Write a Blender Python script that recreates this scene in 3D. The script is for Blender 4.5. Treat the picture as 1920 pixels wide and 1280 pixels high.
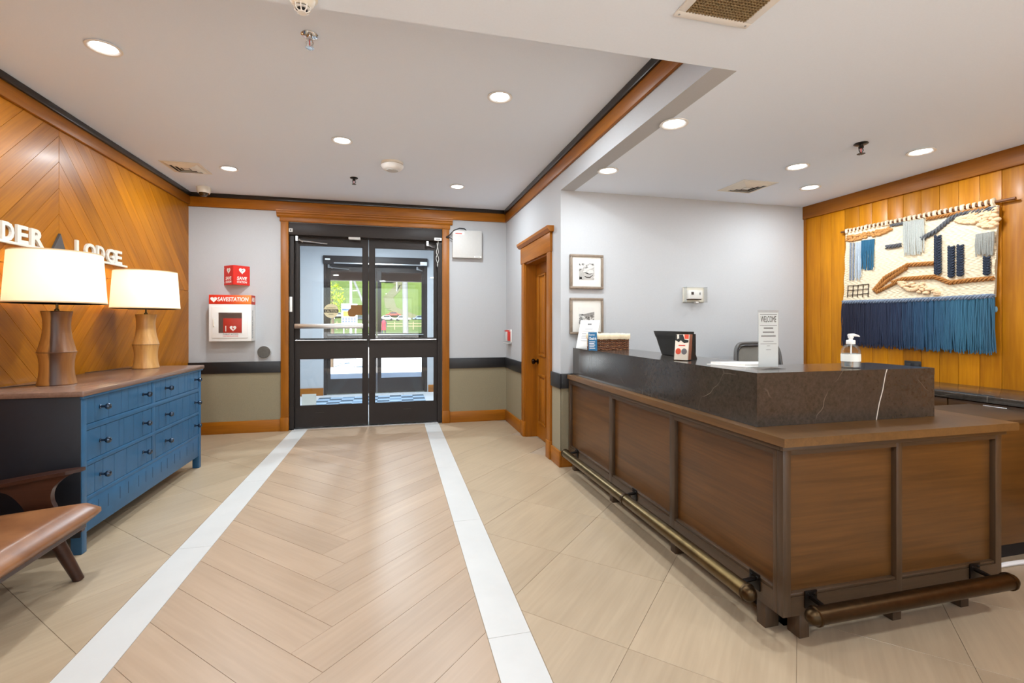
import bpy, bmesh, math, random
from mathutils import Vector, Matrix
R = random.Random(7)
pi = math.pi
scene = bpy.context.scene
COL = scene.collection
for o in list(bpy.data.objects): bpy.data.objects.remove(o)

# ------------------------------------------------------------------ camera
F_PX, CX, CY, TH, EYE = 890.0, 960.0, 606.0, math.atan(220 / 890.0), 1.2
cd = bpy.data.cameras.new('camera'); cam = bpy.data.objects.new('camera', cd); COL.objects.link(cam)
cd.sensor_width = 36; cd.lens = F_PX / 1920 * 36; cd.shift_y = (CY - 640) / 1920
cd.clip_start = .05; cd.clip_end = 500
cam.location = (0, 0, EYE); cam.rotation_euler = (pi / 2, 0, -TH)
scene.camera = cam

# ------------------------------------------------------------------ world, sun, exposure
SKY_STRENGTH = .2
SUN_ENERGY = 12.5
DOWNLIGHT_W = 12.4
LAMP_W = 24.0
EXPOSURE = 0.86
w = bpy.data.worlds.new('world'); scene.world = w; w.use_nodes = True
nt = w.node_tree; bg = nt.nodes['Background']
sk = nt.nodes.new('ShaderNodeTexSky'); sk.sky_type = 'NISHITA'; sk.sun_disc = False
sk.sun_elevation = math.radians(58); sk.sun_rotation = math.radians(195)
nt.links.new(sk.outputs[0], bg.inputs[0]); bg.inputs[1].default_value = SKY_STRENGTH
sd = bpy.data.lights.new('sun', 'SUN'); sd.energy = SUN_ENERGY; sd.angle = .009; sd.color = (1, .97, .93)
sun = bpy.data.objects.new('sun', sd); COL.objects.link(sun)
sun.rotation_euler = Vector((.12, .56, -.82)).to_track_quat('-Z', 'Y').to_euler()
scene.view_settings.view_transform = 'Standard'; scene.view_settings.look = 'None'
scene.view_settings.gamma = 1; scene.view_settings.use_curve_mapping = False
scene.view_settings.exposure = EXPOSURE
try: scene.cycles.max_bounces = 10; scene.cycles.diffuse_bounces = 6; scene.cycles.transparent_max_bounces = 16; scene.cycles.sample_clamp_indirect = 8
except Exception: pass

# ------------------------------------------------------------------ measuring helpers (pixel on a known plane -> point of the room)
_s, _c = math.sin(TH), math.cos(TH)
def ray(x, y):
    u = (x - CX) / F_PX; v = (CY - y) / F_PX
    return (_s + u * _c, _c - u * _s, v)
def onX(x, y, X0): d = ray(x, y); t = X0 / d[0]; return (X0, d[1] * t, EYE + d[2] * t)
def onY(x, y, Y0): d = ray(x, y); t = Y0 / d[1]; return (d[0] * t, Y0, EYE + d[2] * t)
def onZ(x, y, Z0): d = ray(x, y); t = (Z0 - EYE) / d[2]; return (d[0] * t, d[1] * t, Z0)

# ------------------------------------------------------------------ object helpers
def origin_of(o):
    v = Vector((0, 0, 0))
    while o is not None: v += o.location; o = o.parent
    return v
def tag(o, label=None, cat=None, group=None, kind=None):
    if label: o['label'] = label
    if cat: o['category'] = cat
    if group: o['group'] = group
    if kind: o['kind'] = kind
    return o
def thing(name, label, cat, loc=(0, 0, 0), group=None, rz=0):
    o = bpy.data.objects.new(name, None); COL.objects.link(o); o.empty_display_size = .05
    o.location = loc; o.rotation_euler = (0, 0, rz)
    return tag(o, label, cat, group)
class MB:
    """collects shapes, links them as ONE mesh object"""
    def __init__(s): s.v = []; s.f = []
    def add(s, vs, fs):
        n = len(s.v); s.v += [tuple(q) for q in vs]; s.f += [tuple(i + n for i in f) for f in fs]; return s
    def box(s, x0, x1, y0, y1, z0, z1, bev=0):
        if x0 > x1: x0, x1 = x1, x0
        if y0 > y1: y0, y1 = y1, y0
        if z0 > z1: z0, z1 = z1, z0
        if bev <= 0:
            return s.add([(x0,y0,z0),(x1,y0,z0),(x1,y1,z0),(x0,y1,z0),(x0,y0,z1),(x1,y0,z1),(x1,y1,z1),(x0,y1,z1)],
                [(0,3,2,1),(4,5,6,7),(0,1,5,4),(1,2,6,5),(2,3,7,6),(3,0,4,7)])
        b = min(bev, (x1-x0)*.45, (y1-y0)*.45, (z1-z0)*.45)
        bm = bmesh.new(); bmesh.ops.create_cube(bm, size=1)
        for q in bm.verts: q.co = Vector(((x0+x1)/2+q.co.x*(x1-x0), (y0+y1)/2+q.co.y*(y1-y0), (z0+z1)/2+q.co.z*(z1-z0)))
        bmesh.ops.bevel(bm, geom=bm.edges[:], offset=b, segments=2, affect='EDGES', profile=.5)
        bm.verts.index_update()
        s.add([q.co[:] for q in bm.verts], [[q.index for q in f.verts] for f in bm.faces]); bm.free(); return s
    def prism(s, poly, fn, t0, t1, inset=0):
        """poly in (u,v); fn(u,v,w)->xyz"""
        n = len(poly); cu = sum(p[0] for p in poly)/n; cv = sum(p[1] for p in poly)/n
        def sh(p, d):
            du, dv = cu-p[0], cv-p[1]; L = math.hypot(du, dv) or 1; return (p[0]+du/L*d, p[1]+dv/L*d)
        rings = [[fn(p[0], p[1], t0) for p in poly]]
        if inset > 0:
            rings.append([fn(p[0], p[1], t1-inset*.8) for p in poly]); rings.append([fn(*sh(p, inset), t1) for p in poly])
        else: rings.append([fn(p[0], p[1], t1) for p in poly])
        vs = [q for r in rings for q in r]; fs = [tuple(range(n-1, -1, -1)), tuple(range((len(rings)-1)*n, len(rings)*n))]
        for k in range(len(rings)-1):
            for i in range(n): fs.append((k*n+i, k*n+(i+1)%n, (k+1)*n+(i+1)%n, (k+1)*n+i))
        return s.add(vs, fs)
    def lathe(s, prof, c=(0,0,0), n=24, M=None):
        """prof: (r,z) list, axis z; M optional matrix"""
        vs = []; fs = []
        for r, z in prof:
            for i in range(n):
                a = 2*pi*i/n; p = Vector((r*math.cos(a), r*math.sin(a), z))
                if M is not None: p = M @ p
                vs.append((p.x+c[0], p.y+c[1], p.z+c[2]))
        for k in range(len(prof)-1):
            for i in range(n): fs.append((k*n+i, k*n+(i+1)%n, (k+1)*n+(i+1)%n, (k+1)*n+i))
        if prof[0][0] > 1e-6: fs.append(tuple(range(n-1, -1, -1)))
        if prof[-1][0] > 1e-6: fs.append(tuple(range((len(prof)-1)*n, len(prof)*n)))
        return s.add(vs, fs)
    def tube(s, pts, r, n=8, cap=True, rx=None):
        pts = [Vector(p) for p in pts]; m = len(pts); vs = []; fs = []
        rr = r if isinstance(r, (list, tuple)) else [r]*m
        up = Vector((0, 0, 1)); t0 = (pts[1]-pts[0]).normalized()
        if abs(t0.dot(up)) > .95: up = Vector((1, 0, 0))
        a = t0.cross(up).normalized()
        for i in range(m):
            t = (pts[min(i+1, m-1)]-pts[max(i-1, 0)]).normalized()
            a = (a - t*a.dot(t)); a.normalize(); b = t.cross(a)
            for j in range(n):
                th = 2*pi*j/n; vs.append(pts[i] + a*math.cos(th)*rr[i] + b*math.sin(th)*(rr[i] if rx is None else rx))
        for i in range(m-1):
            for j in range(n): fs.append((i*n+j, i*n+(j+1)%n, (i+1)*n+(j+1)%n, (i+1)*n+j))
        if cap: fs.append(tuple(range(n-1, -1, -1))); fs.append(tuple(range((m-1)*n, m*n)))
        return s.add(vs, fs)
    def ball(s, c, rx, ry=None, rz=None, n=10, m=6):
        ry = ry or rx; rz = rz or rx; vs = [(c[0], c[1], c[2]-rz)]; fs = []
        for k in range(1, m):
            ph = -pi/2+pi*k/m
            for i in range(n): a = 2*pi*i/n; vs.append((c[0]+rx*math.cos(ph)*math.cos(a), c[1]+ry*math.cos(ph)*math.sin(a), c[2]+rz*math.sin(ph)))
        vs.append((c[0], c[1], c[2]+rz)); L = len(vs)-1
        for i in range(n): fs.append((0, 1+(i+1)%n, 1+i)); fs.append((L, 1+(m-2)*n+i, 1+(m-2)*n+(i+1)%n))
        for k in range(m-2):
            for i in range(n): fs.append((1+k*n+i, 1+k*n+(i+1)%n, 1+(k+1)*n+(i+1)%n, 1+(k+1)*n+i))
        return s.add(vs, fs)
    def grid(s, nu, nv, fn):
        vs = [fn(i/nu, j/nv) for j in range(nv+1) for i in range(nu+1)]
        return s.add(vs, [(j*(nu+1)+i, j*(nu+1)+i+1, (j+1)*(nu+1)+i+1, (j+1)*(nu+1)+i) for j in range(nv) for i in range(nu)])
    def build(s, name, m, parent=None, smooth=False, local=False, label=None, cat=None, group=None, kind=None, mods=None):
        me = bpy.data.meshes.new(name)
        if parent is not None: off = Vector((0,0,0)) if local else origin_of(parent)
        elif local: off = Vector((0,0,0))
        else:
            xs = [q[0] for q in s.v]; ys = [q[1] for q in s.v]; zs = [q[2] for q in s.v]
            off = Vector(((min(xs)+max(xs))/2, (min(ys)+max(ys))/2, min(zs)))
        me.from_pydata([(q[0]-off.x, q[1]-off.y, q[2]-off.z) for q in s.v], [], s.f)
        bm = bmesh.new(); bm.from_mesh(me); bmesh.ops.recalc_face_normals(bm, faces=bm.faces[:]); bm.to_mesh(me); bm.free()
        o = bpy.data.objects.new(name, me); COL.objects.link(o)
        if m is not None: me.materials.append(m)
        if parent is not None: o.parent = parent
        elif not local: o.location = off
        if smooth:
            for p in me.polygons: p.use_smooth = True
            if smooth != 'all':
                try: me.set_sharp_from_angle(angle=math.radians(40))
                except Exception: pass
        return tag(o, label, cat, group, kind)
def box(name, x0, x1, y0, y1, z0, z1, m, parent=None, bev=0, **k):
    return MB().box(x0, x1, y0, y1, z0, z1, bev).build(name, m, parent, smooth=bool(bev), **k)
def clip(poly, a, b, c):
    out = []; n = len(poly)
    for i in range(n):
        p, q = poly[i], poly[(i+1) % n]; dp = a*p[0]+b*p[1]-c; dq = a*q[0]+b*q[1]-c
        if dp <= 0: out.append(p)
        if dp*dq < 0: t = dp/(dp-dq); out.append((p[0]+(q[0]-p[0])*t, p[1]+(q[1]-p[1])*t))
    return out
def area(p): return abs(sum(p[i][0]*p[(i+1)%len(p)][1]-p[(i+1)%len(p)][0]*p[i][1] for i in range(len(p))))/2 if len(p) > 2 else 0
MBACK = Matrix(((1,0,0),(0,0,-1),(0,1,0)))      # writing that faces -Y
MLEFT = Matrix(((0,0,1),(1,0,0),(0,1,0)))       # writing that faces +X
MRIGHT = Matrix(((0,0,-1),(-1,0,0),(0,1,0)))    # writing that faces -X
def text(name, s, at, w, h, m, parent, M=MBACK, depth=.001, shear=0, bold=0, local=False):
    """flat or raised lettering fitted to w x h, lower left corner at `at`"""
    cu = bpy.data.curves.new('t', 'FONT'); cu.body = s; cu.extrude = .01; cu.shear = shear; cu.offset = bold; cu.resolution_u = 3
    cu.align_x = 'CENTER'
    o = bpy.data.objects.new('t', cu); COL.objects.link(o)
    dg = bpy.context.evaluated_depsgraph_get(); me = bpy.data.meshes.new_from_object(o.evaluated_get(dg))
    vs = [v.co.copy() for v in me.vertices]; fs = [tuple(p.vertices) for p in me.polygons]
    bpy.data.objects.remove(o); bpy.data.curves.remove(cu); bpy.data.meshes.remove(me)
    x0 = min(v.x for v in vs); x1 = max(v.x for v in vs); y0 = min(v.y for v in vs); y1 = max(v.y for v in vs)
    mb = MB(); at = Vector(at)
    mb.add([at + M @ Vector(((v.x-x0)/(x1-x0)*w, (v.y-y0)/(y1-y0)*h, depth if v.z > 0 else 0)) for v in vs], fs)
    return mb.build(name, m, parent, local=local)

# ------------------------------------------------------------------ materials
def lin(v): v /= 255; return v/12.92 if v <= .04045 else ((v+.055)/1.055)**2.4
def C(r, g, b): return (lin(r), lin(g), lin(b), 1)
MATS = {}
class N:
    def __init__(s, name):
        s.m = bpy.data.materials.new(name); s.m.use_nodes = True; s.t = s.m.node_tree; s.b = s.t.nodes['Principled BSDF']; s.out = s.t.nodes['Material Output']
    def n(s, typ, **k):
        q = s.t.nodes.new('ShaderNode'+typ)
        for a, b in k.items():
            if a.startswith('i_'): q.inputs[int(a[2:]) if a[2:].isdigit() else a[2:].replace('_', ' ')].default_value = b
            else: setattr(q, a, b)
        return q
    def l(s, a, b): s.t.links.new(a, b)
    def ramp(s, src, stops):
        q = s.n('ValToRGB'); e = q.color_ramp.elements
        while len(e) < len(stops): e.new(.5)
        for i, (p, c) in enumerate(stops): e[i].position = p; e[i].color = c
        s.l(src, q.inputs[0]); return q.outputs[0]
    def mix(s, f, a, b, mode='MIX'):
        q = s.n('Mix', data_type='RGBA', blend_type=mode)
        for sock, v in ((q.inputs[0], f), (q.inputs[6], a), (q.inputs[7], b)):
            if hasattr(v, 'is_linked') or hasattr(v, 'links'): s.l(v, sock)
            else: sock.default_value = v
        return q.outputs[2]
    def coords(s, rot=(0,0,0), freq=(1,1,1), rnd=0.0, kind='Object'):
        tc = s.n('TexCoord'); mp = s.n('Mapping', vector_type='TEXTURE'); mp.inputs['Rotation'].default_value = rot
        mp.inputs['Scale'].default_value = tuple(1/f for f in freq); s.l(tc.outputs[kind], mp.inputs[0]); v = mp.outputs[0]
        if rnd:
            oi = s.n('ObjectInfo'); mu = s.n('Math', operation='MULTIPLY'); mu.inputs[1].default_value = rnd; s.l(oi.outputs['Random'], mu.inputs[0])
            ad = s.n('VectorMath', operation='ADD'); s.l(v, ad.inputs[0]); s.l(mu.outputs[0], ad.inputs[1]); v = ad.outputs[0]
        return v
    def noise(s, v, scale=1, detail=3, rough=.5, dist=0):
        q = s.n('TexNoise'); q.inputs['Scale'].default_value = scale; q.inputs['Detail'].default_value = detail
        q.inputs['Roughness'].default_value = rough; q.inputs['Distortion'].default_value = dist
        if v is not None: s.l(v, q.inputs['Vector'])
        return q.outputs[0]
    def bump(s, h, strength=.2, dist=.01):
        q = s.n('Bump'); q.inputs['Strength'].default_value = strength; q.inputs['Distance'].default_value = dist
        s.l(h, q.inputs['Height']); s.l(q.outputs[0], s.b.inputs['Normal'])
    def set(s, **k):
        for a, v in k.items():
            key = {'rough':'Roughness','metal':'Metallic','spec':'Specular IOR Level','coat':'Coat Weight','coat_rough':'Coat Roughness','trans':'Transmission Weight','ior':'IOR','sheen':'Sheen Weight','alpha':'Alpha'}.get(a, a)
            s.b.inputs[key].default_value = v
        return s
def plain(name, col, rough=.5, metal=0, spec=.5, var=.0, scale=40, bumpy=0, **k):
    q = N(name); q.set(rough=rough, metal=metal, spec=spec, **k)
    if var or bumpy:
        v = q.coords(); nz = q.noise(v, scale, 4, .6)
        dark = tuple(c*(1-var) for c in col[:3])+(1,); lite = tuple(min(1, c*(1+var)) for c in col[:3])+(1,)
        q.l(q.ramp(nz, [(.3, dark), (.7, lite)]), q.b.inputs['Base Color'])
        if bumpy: q.bump(nz, bumpy, .004)
    else: q.b.inputs['Base Color'].default_value = col
    MATS[name] = q.m; return q.m
def wood(name, c1, c2, c3=None, rot=(0,0,0), axis=0, rough=.4, along=1.6, across=26, coat=0, varc=.14, rnd=37.0, bumps=.06, spec=.5):
    """long grain along the given axis, every piece its own cut"""
    q = N(name); q.set(rough=rough, coat=coat, coat_rough=.2, spec=spec)
    fr = [across]*3; fr[axis] = along
    v = q.coords(rot, fr, rnd); a = q.noise(v, 1, 5, .6, .6)
    fr2 = [across*4.5]*3; fr2[axis] = along*2.5
    b = q.noise(q.coords(rot, fr2, rnd*.7), 1, 2, .5)
    fr3 = [across*.22]*3; fr3[axis] = along*.8
    c = q.noise(q.coords(rot, fr3, rnd*1.3), 1, 2, .5, .4)
    base = q.ramp(a, [(.28, c1), (.72, c2)])
    base = q.mix(.35, base, q.ramp(b, [(.35, c1), (.65, c2)]))
    base = q.mix(.35, base, q.ramp(c, [(.3, c3 or c1), (.7, c2)]))
    oi = q.n('ObjectInfo'); mr = q.n('MapRange'); q.l(oi.outputs['Random'], mr.inputs[0]); mr.inputs[3].default_value = 1-varc; mr.inputs[4].default_value = 1+varc
    hs = q.n('HueSaturation'); q.l(mr.outputs[0], hs.inputs['Value']); q.l(base, hs.inputs['Color'])
    q.l(hs.outputs[0], q.b.inputs['Base Color']); q.bump(b, bumps, .002)
    MATS[name] = q.m; return q.m
def emit(name, col, strength):
    q = N(name); q.b.inputs['Base Color'].default_value = col; q.b.inputs['Emission Color'].default_value = col; q.b.inputs['Emission Strength'].default_value = strength
    return q.m
def glass(name, tint=(1,1,1,1), refl=.08, rough=.0):
    """thin pane: clear, with the mirror reflection of glass"""
    q = N(name); q.t.nodes.remove(q.b); tr = q.n('BsdfTransparent'); tr.inputs[0].default_value = tint
    gl = q.n('BsdfGlossy'); gl.inputs['Roughness'].default_value = rough
    lw = q.n('LayerWeight'); lw.inputs[0].default_value = .25; ma = q.n('Math', operation='MULTIPLY_ADD'); ma.inputs[1].default_value = .45; ma.inputs[2].default_value = refl*.2
    q.l(lw.outputs['Fresnel'], ma.inputs[0]); mx = q.n('MixShader'); q.l(ma.outputs[0], mx.inputs[0]); q.l(tr.outputs[0], mx.inputs[1]); q.l(gl.outputs[0], mx.inputs[2])
    q.l(mx.outputs[0], q.out.inputs[0]); return q.m
O1, O2, O3 = C(124,70,8), C(170,102,15), C(104,56,5)
W_UP = wood('oak_planks_rising', C(136,78,3), C(188,117,8), C(118,64,2), rot=(pi/4,0,0), axis=1, rough=.4, coat=.06, spec=.25, varc=.13)
W_DN = wood('oak_planks_falling', C(136,78,3), C(188,117,8), C(118,64,2), rot=(-pi/4,0,0), axis=1, rough=.4, coat=.06, spec=.25, varc=.13)
W_VERT = wood('oak_boards_upright', C(154,90,3), C(198,130,10), C(138,76,2), axis=2, rough=.42, coat=.05, spec=.25, varc=.15, across=16)
W_TX = wood('oak_trim_x', O1, O2, O3, axis=0, rough=.42, varc=.06, spec=.3); W_TY = wood('oak_trim_y', O1, O2, O3, axis=1, rough=.42, varc=.06, spec=.3); W_TZ = wood('oak_trim_z', O1, O2, O3, axis=2, rough=.42, varc=.06, spec=.3)
D1, D2, D3 = C(52,31,11), C(104,66,27), C(70,42,15)
DK_X = wood('desk_walnut_x', D1, D2, D3, axis=0, rough=.36, across=20, along=1.2, varc=.05); DK_Y = wood('desk_walnut_y', D1, D2, D3, axis=1, rough=.36, across=20, along=1.2, varc=.05)
DF1, DF2 = C(54,38,24), C(82,60,39)
DF_X = wood('desk_frame_x', DF1, DF2, axis=0, rough=.42, varc=.04); DF_Y = wood('desk_frame_y', DF1, DF2, axis=1, rough=.42, varc=.04); DF_Z = wood('desk_frame_z', DF1, DF2, axis=2, rough=.42, varc=.04)
DL_Y = wood('desk_ledge', C(80,55,29), C(114,80,44), axis=1, rough=.34, varc=.03); 
FP_L = wood('floor_plank_falling', C(155,131,107), C(176,151,126), C(150,126,102), rot=(0,0,-pi/4), axis=0, rough=.36, across=13, along=1.0, varc=.03, bumps=.03)
FP_R = wood('floor_plank_rising', C(155,131,107), C(176,151,126), C(150,126,102), rot=(0,0,pi/4), axis=0, rough=.36, across=13, along=1.0, varc=.03, bumps=.03)
TILE = wood('floor_tile_sandstone', C(157,137,112), C(178,157,130), C(151,131,106), rot=(0,0,pi/4), axis=0, rough=.34, across=14, along=1.4, varc=.025, bumps=.03)
WHITE_TILE = plain('floor_border_tile', C(193,191,187), .38, var=.03, scale=6)
GROUT = plain('grout', C(154,134,112), .9, var=.08)
WALL = plain('wall_paper_pale', C(179,180,182), .85, var=.025, scale=160, bumpy=.12)
CEIL = plain('ceiling_paint', C(230,240,253), .9, var=.012, scale=120)
TAUPE = plain('wainscot_paper_taupe', C(136,125,100), .85, var=.07, scale=160, bumpy=.12)
BLACK = plain('black_rail', C(26,25,27), .42, var=.15); GAP = plain('dark_gap', C(70,38,12), .8)
CROWNB = plain('dark_cornice', C(40,32,26), .28)
BRONZE = plain('dark_bronze_aluminium', C(40,32,28), .5, spec=.3, var=.08, scale=120)
STEEL = plain('brushed_steel', C(190,190,190), .3, 1); CHROME = plain('chrome', C(220,220,220), .12, 1); DSTEEL = plain('dark_steel', C(70,66,62), .35, 1)
WHITEP = plain('white_plastic', C(232,230,226), .4); CREAM = plain('cream_plastic', C(226,220,206), .45); BLACKP = plain('black_plastic', C(28,28,30), .38)
RED = plain('red_enamel', C(206,36,22), .4); ORANGE = plain('orange_enamel', C(226,96,30), .4); INK = plain('ink_black', C(34,34,36), .7); INKW = plain('ink_white', C(240,238,232), .6); INKR = plain('ink_red', C(200,60,44), .6); INKG = plain('ink_grey', C(120,122,124), .7)
GREYBOX = plain('grey_enamel', C(196,194,190), .5, var=.02)
GLASS = glass('clear_glass'); GLASST = glass('blue_grey_glass', (.94,.975,1,1), .12); ACRY = glass('acrylic', (.985,.992,.992,1), .1)
BRASS = plain('aged_brass', C(100,82,52), .34, 1, var=.22, scale=18); BRASSD = plain('dark_brass', C(70,54,36), .38, 1, var=.2, scale=30)
# ================================================================== THE SETTING
XL, XR, YB, HC, HL, YBK, YD, XF = -2.14, 1.35, 5.76, 2.60, 2.316, 1.80, 3.76, 3.827
Y0 = -1.9
def struct(o): o['kind'] = 'structure'; return o
# ---- floor: screed, then every tile and plank a piece of it
floor = struct(box('floor', XL-.1, XF+.1, Y0, 8.6, -.12, -.002, GROUT))
def ident(z): return lambda u, v, t: (u, v, t)
P0, Q0, WP = 1.50, 2.235, .2545
g = .0011
for n in range(-15, 17):
    a, b, q0 = P0+n*WP, P0+(n+1)*WP, Q0+n*WP
    reg = [(-.953, -1.4), (.343, -1.4), (.343, 5.83), (-.953, 5.83)]
    # plank running down to the right:  a<=x+y<=b, y-x>=q0
    p = clip(clip(clip(reg, 1, 1, b-g), -1, -1, -a-g), 1, -1, -q0-g)
    if area(p) > .004: MB().prism(p, ident(0), -.01, 0, .0007).build('floor_plank', FP_L, floor)
    # plank running up to the right: q0-WP<=y-x<=q0, x+y>=a
    p = clip(clip(clip(reg, -1, 1, q0-g), 1, -1, -(q0-WP)-g), -1, -1, -a-g)
    if area(p) > .004: MB().prism(p, ident(0), -.01, 0, .0007).build('floor_plank', FP_R, floor)
for x0, x1 in ((-1.119, -.956), (.346, .513)):
    ys = [-1.5, -.41, .68, 1.777, 2.876, 3.98, 5.08, 5.83]
    for a, b in zip(ys, ys[1:]): MB().prism([(x0, a+.001), (x1, a+.001), (x1, b-.001), (x0, b-.001)], ident(0), -.01, 0, .0007).build('border_tile', WHITE_TILE, floor)
TS = .752
for x0, x1, y1 in ((XL, -1.122, YB), (.516, XF, YB)):
    for i in range(-8, 14):
        for j in range(-8, 12):
            a, q = .93+i*TS, .76+j*TS
            reg = [(x0, -1.4), (x1, -1.4), (x1, y1), (x0, y1)]
            p = clip(clip(clip(clip(reg, 1, 1, a+TS-.0012), -1, -1, -a-.0012), -1, 1, q+TS-.0012), 1, -1, -q-.0012)
            if area(p) < .003: continue
            c = (sum(k[0] for k in p)/len(p), sum(k[1] for k in p)/len(p))
            if c[0] > XR+.1 and c[1] > YD+.1: continue
            MB().prism(p, ident(0), -.01, 0, .0007).build('floor_tile', TILE, floor)
struct(box('floor_rear', XL, XF, Y0, -1.4, -.02, 0, TILE))
# ---- ceilings
struct(box('ceiling', XL-.1, XR+.2, YBK, YB+.1, HC, HC+.1, CEIL))
struct(box('ceiling_low', XR+.12, XF+.1, YBK, YD+.1, HL, HL+.1, CEIL))
struct(box('ceiling_near', XL-.1, XF+.1, Y0, YBK, HL, HL+.1, CEIL))
struct(box('wall_bulkhead', XL-.1, XR, YBK-.1, YBK, HL+.1, HC+.1, CEIL))
struct(box('wall_lintel', XR, XR+.12, YBK, YD, HL, HC+.1, WALL))
# ---- walls
struct(MB().box(XL-.1, -1.15, YB, YB+.12, 0, HC).box(.555, XR+.1, YB, YB+.12, 0, HC).box(-1.15, .555, YB, YB+.12, 2.33, HC).build('wall_back', WALL))
wl = struct(box('wall_left', XL-.12, XL-.014, Y0, YB+.1, 0, HC, GAP))
DO, DC = 4.08, 4.86     # opening of the wooden door
struct(MB().box(XR, XR+.13, YD, DO, 0, HC).box(XR, XR+.13, DC, YB+.1, 0, HC).box(XR, XR+.13, DO, DC, 1.84, HC).build('wall_right', WALL))
struct(box('wall_desk', XR+.13, XF+.1, YD, YD+.12, 0, HL, WALL))
wf = struct(box('wall_far_right', XF+.014, XF+.12, Y0, YD+.1, 0, HL, GAP))
# unseen rear wall; its two wide windows are added to bring in daylight
FILL_WN = [(-1.95, .7), (1.0, 3.65)]
mb = MB().box(XL-.1, XF+.1, Y0-.12, Y0, 0, .2).box(XL-.1, XF+.1, Y0-.12, Y0, 2.22, HL)
for a, b in ((XL-.1, FILL_WN[0][0]), (FILL_WN[0][1], FILL_WN[1][0]), (FILL_WN[1][1], XF+.1)): mb.box(a, b, Y0-.12, Y0, .2, 2.22)
struct(mb.build('wall_rear', WALL))
for k, (a, b) in enumerate(FILL_WN):
    wn = struct(MB().box(a, b, Y0-.09, Y0-.03, .2, .25).box(a, b, Y0-.09, Y0-.03, 2.17, 2.22).box(a, a+.05, Y0-.09, Y0-.03, .2, 2.22).box(b-.05, b, Y0-.09, Y0-.03, .2, 2.22).box((a+b)/2-.025, (a+b)/2+.025, Y0-.09, Y0-.03, .2, 2.22).build('window_%d' % (k+1), BRONZE))
    box('pane', a+.04, b-.04, Y0-.062, Y0-.058, .24, 2.18, GLASS, wn)
# ---- chevron plank cladding of the left wall: concentric diamonds about one point
yc, zc, SP = 3.74, 1.545, .1715
offs = .03
for sy in (-1, 1):
    for sz in (-1, 1):
        for k in range(0, 24):
            d0, d1 = offs+(k-1)*SP, offs+k*SP
            if d1 <= 0: continue
            reg = [(1.2, .0), (YB, .0), (YB, 2.47), (1.2, 2.47)]
            reg = clip(reg, -sy, 0, -sy*yc-.0012); reg = clip(reg, 0, -sz, -sz*zc-.0012)
            if len(reg) < 3: continue
            # d0 <= sy*(y-yc)+sz*(z-zc) <= d1
            p = clip(clip(reg, sy, sz, d1+sy*yc+sz*zc-.0015), -sy, -sz, -(max(d0, -9)+sy*yc+sz*zc)-.0015)
            if area(p) < .0015: continue
            MB().prism(p, lambda u, v, t: (XL-.014+t, u, v), 0, .014, .0016).build('wall_plank', W_UP if sy*sz < 0 else W_DN, wl)
ys = -1.9
while ys < 1.2:
    box('wall_plank', XL-.014, XL, ys+.002, min(ys+.24, 1.2)-.002, 0, 2.3, W_VERT, wl); ys += .24
# ---- upright boards of the far right wall
pxs = [1538.6, 1558.5, 1584, 1611, 1635, 1664.6, 1693.3, 1727, 1761.5, 1797, 1837, 1878.5]
seams = [YD-.03]+[onX(p, 400, XF)[1] for p in pxs]
while seams[-1] > Y0+.2: seams.append(seams[-1]-.128)
for a, b in zip(seams, seams[1:]): box('wall_board', XF, XF+.014, b+.0012, a-.0012, 0, HL, W_VERT, wf, .0015)
struct(box('trim_16', XF-.008, XF+.012, YD-.028, YD, 0, HL-.1, W_TZ))
struct(box('trim_17', XF-.022, XF+.002, Y0, YD, 2.196, HL, W_TY, bev=.004))
# ---- cornices: dark strip over an oak board
struct(box('trim_1', XL, XR, YB-.025, YB, 2.452, 2.556, W_TX, bev=.003)); struct(box('trim_2', XL, XR, YB-.034, YB, 2.556, HC, CROWNB, bev=.004))
struct(box('trim_3', XL, XL+.022, YBK, YB-.02, 2.468, 2.556, W_TY, bev=.003)); struct(box('trim_4', XL, XL+.036, YBK, YB-.02, 2.556, HC, CROWNB, bev=.005))
struct(box('trim_5', XR-.022, XR, YBK, YB-.02, 2.452, 2.548, W_TY, bev=.003)); struct(box('trim_6', XR-.036, XR, YBK, YB-.02, 2.548, HC, CROWNB, bev=.005))
# ---- wainscot paper, black chair rail, skirting
ZR0, ZR1, ZB = .656, .779, .132
for n, (a, b) in enumerate(((XL, -1.232), (.64, XR))):
    struct(box('trim_%d' % (7+n), a, b, YB-.004, YB, 0, ZR0+.01, TAUPE)); struct(box('trim_%d' % (9+n), a, b, YB-.02, YB, ZR0, ZR1, BLACK, bev=.003))
    struct(box('baseboard_back' + ('_right' if n else ''), a, b, YB-.02, YB, 0, ZB, W_TX, bev=.003))
for n, (a, b) in enumerate(((4.955, YB-.02), (YD-.004, 3.972))):
    struct(box('trim_%d' % (11+n), XR-.004, XR, a, b, 0, ZR0+.01, TAUPE)); struct(box('trim_%d' % (13+n), XR-.02, XR, a if not n else YD-.02, b, ZR0, ZR1, BLACK, bev=.003))
    struct(box('baseboard_right' + ('_near' if n else ''), XR-.02, XR, a if not n else YD-.02, b, 0, ZB, W_TY, bev=.003))
struct(box('trim_15', XR-.003, 1.50, YD-.004, YD, 0, ZR0+.01, TAUPE)); struct(box('trim_18', XR-.001, 1.50, YD-.02, YD, ZR0, ZR1, BLACK, bev=.003))
struct(box('baseboard_desk', XR-.001, 1.50, YD-.02, YD, 0, ZB, W_TX, bev=.003))

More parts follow.
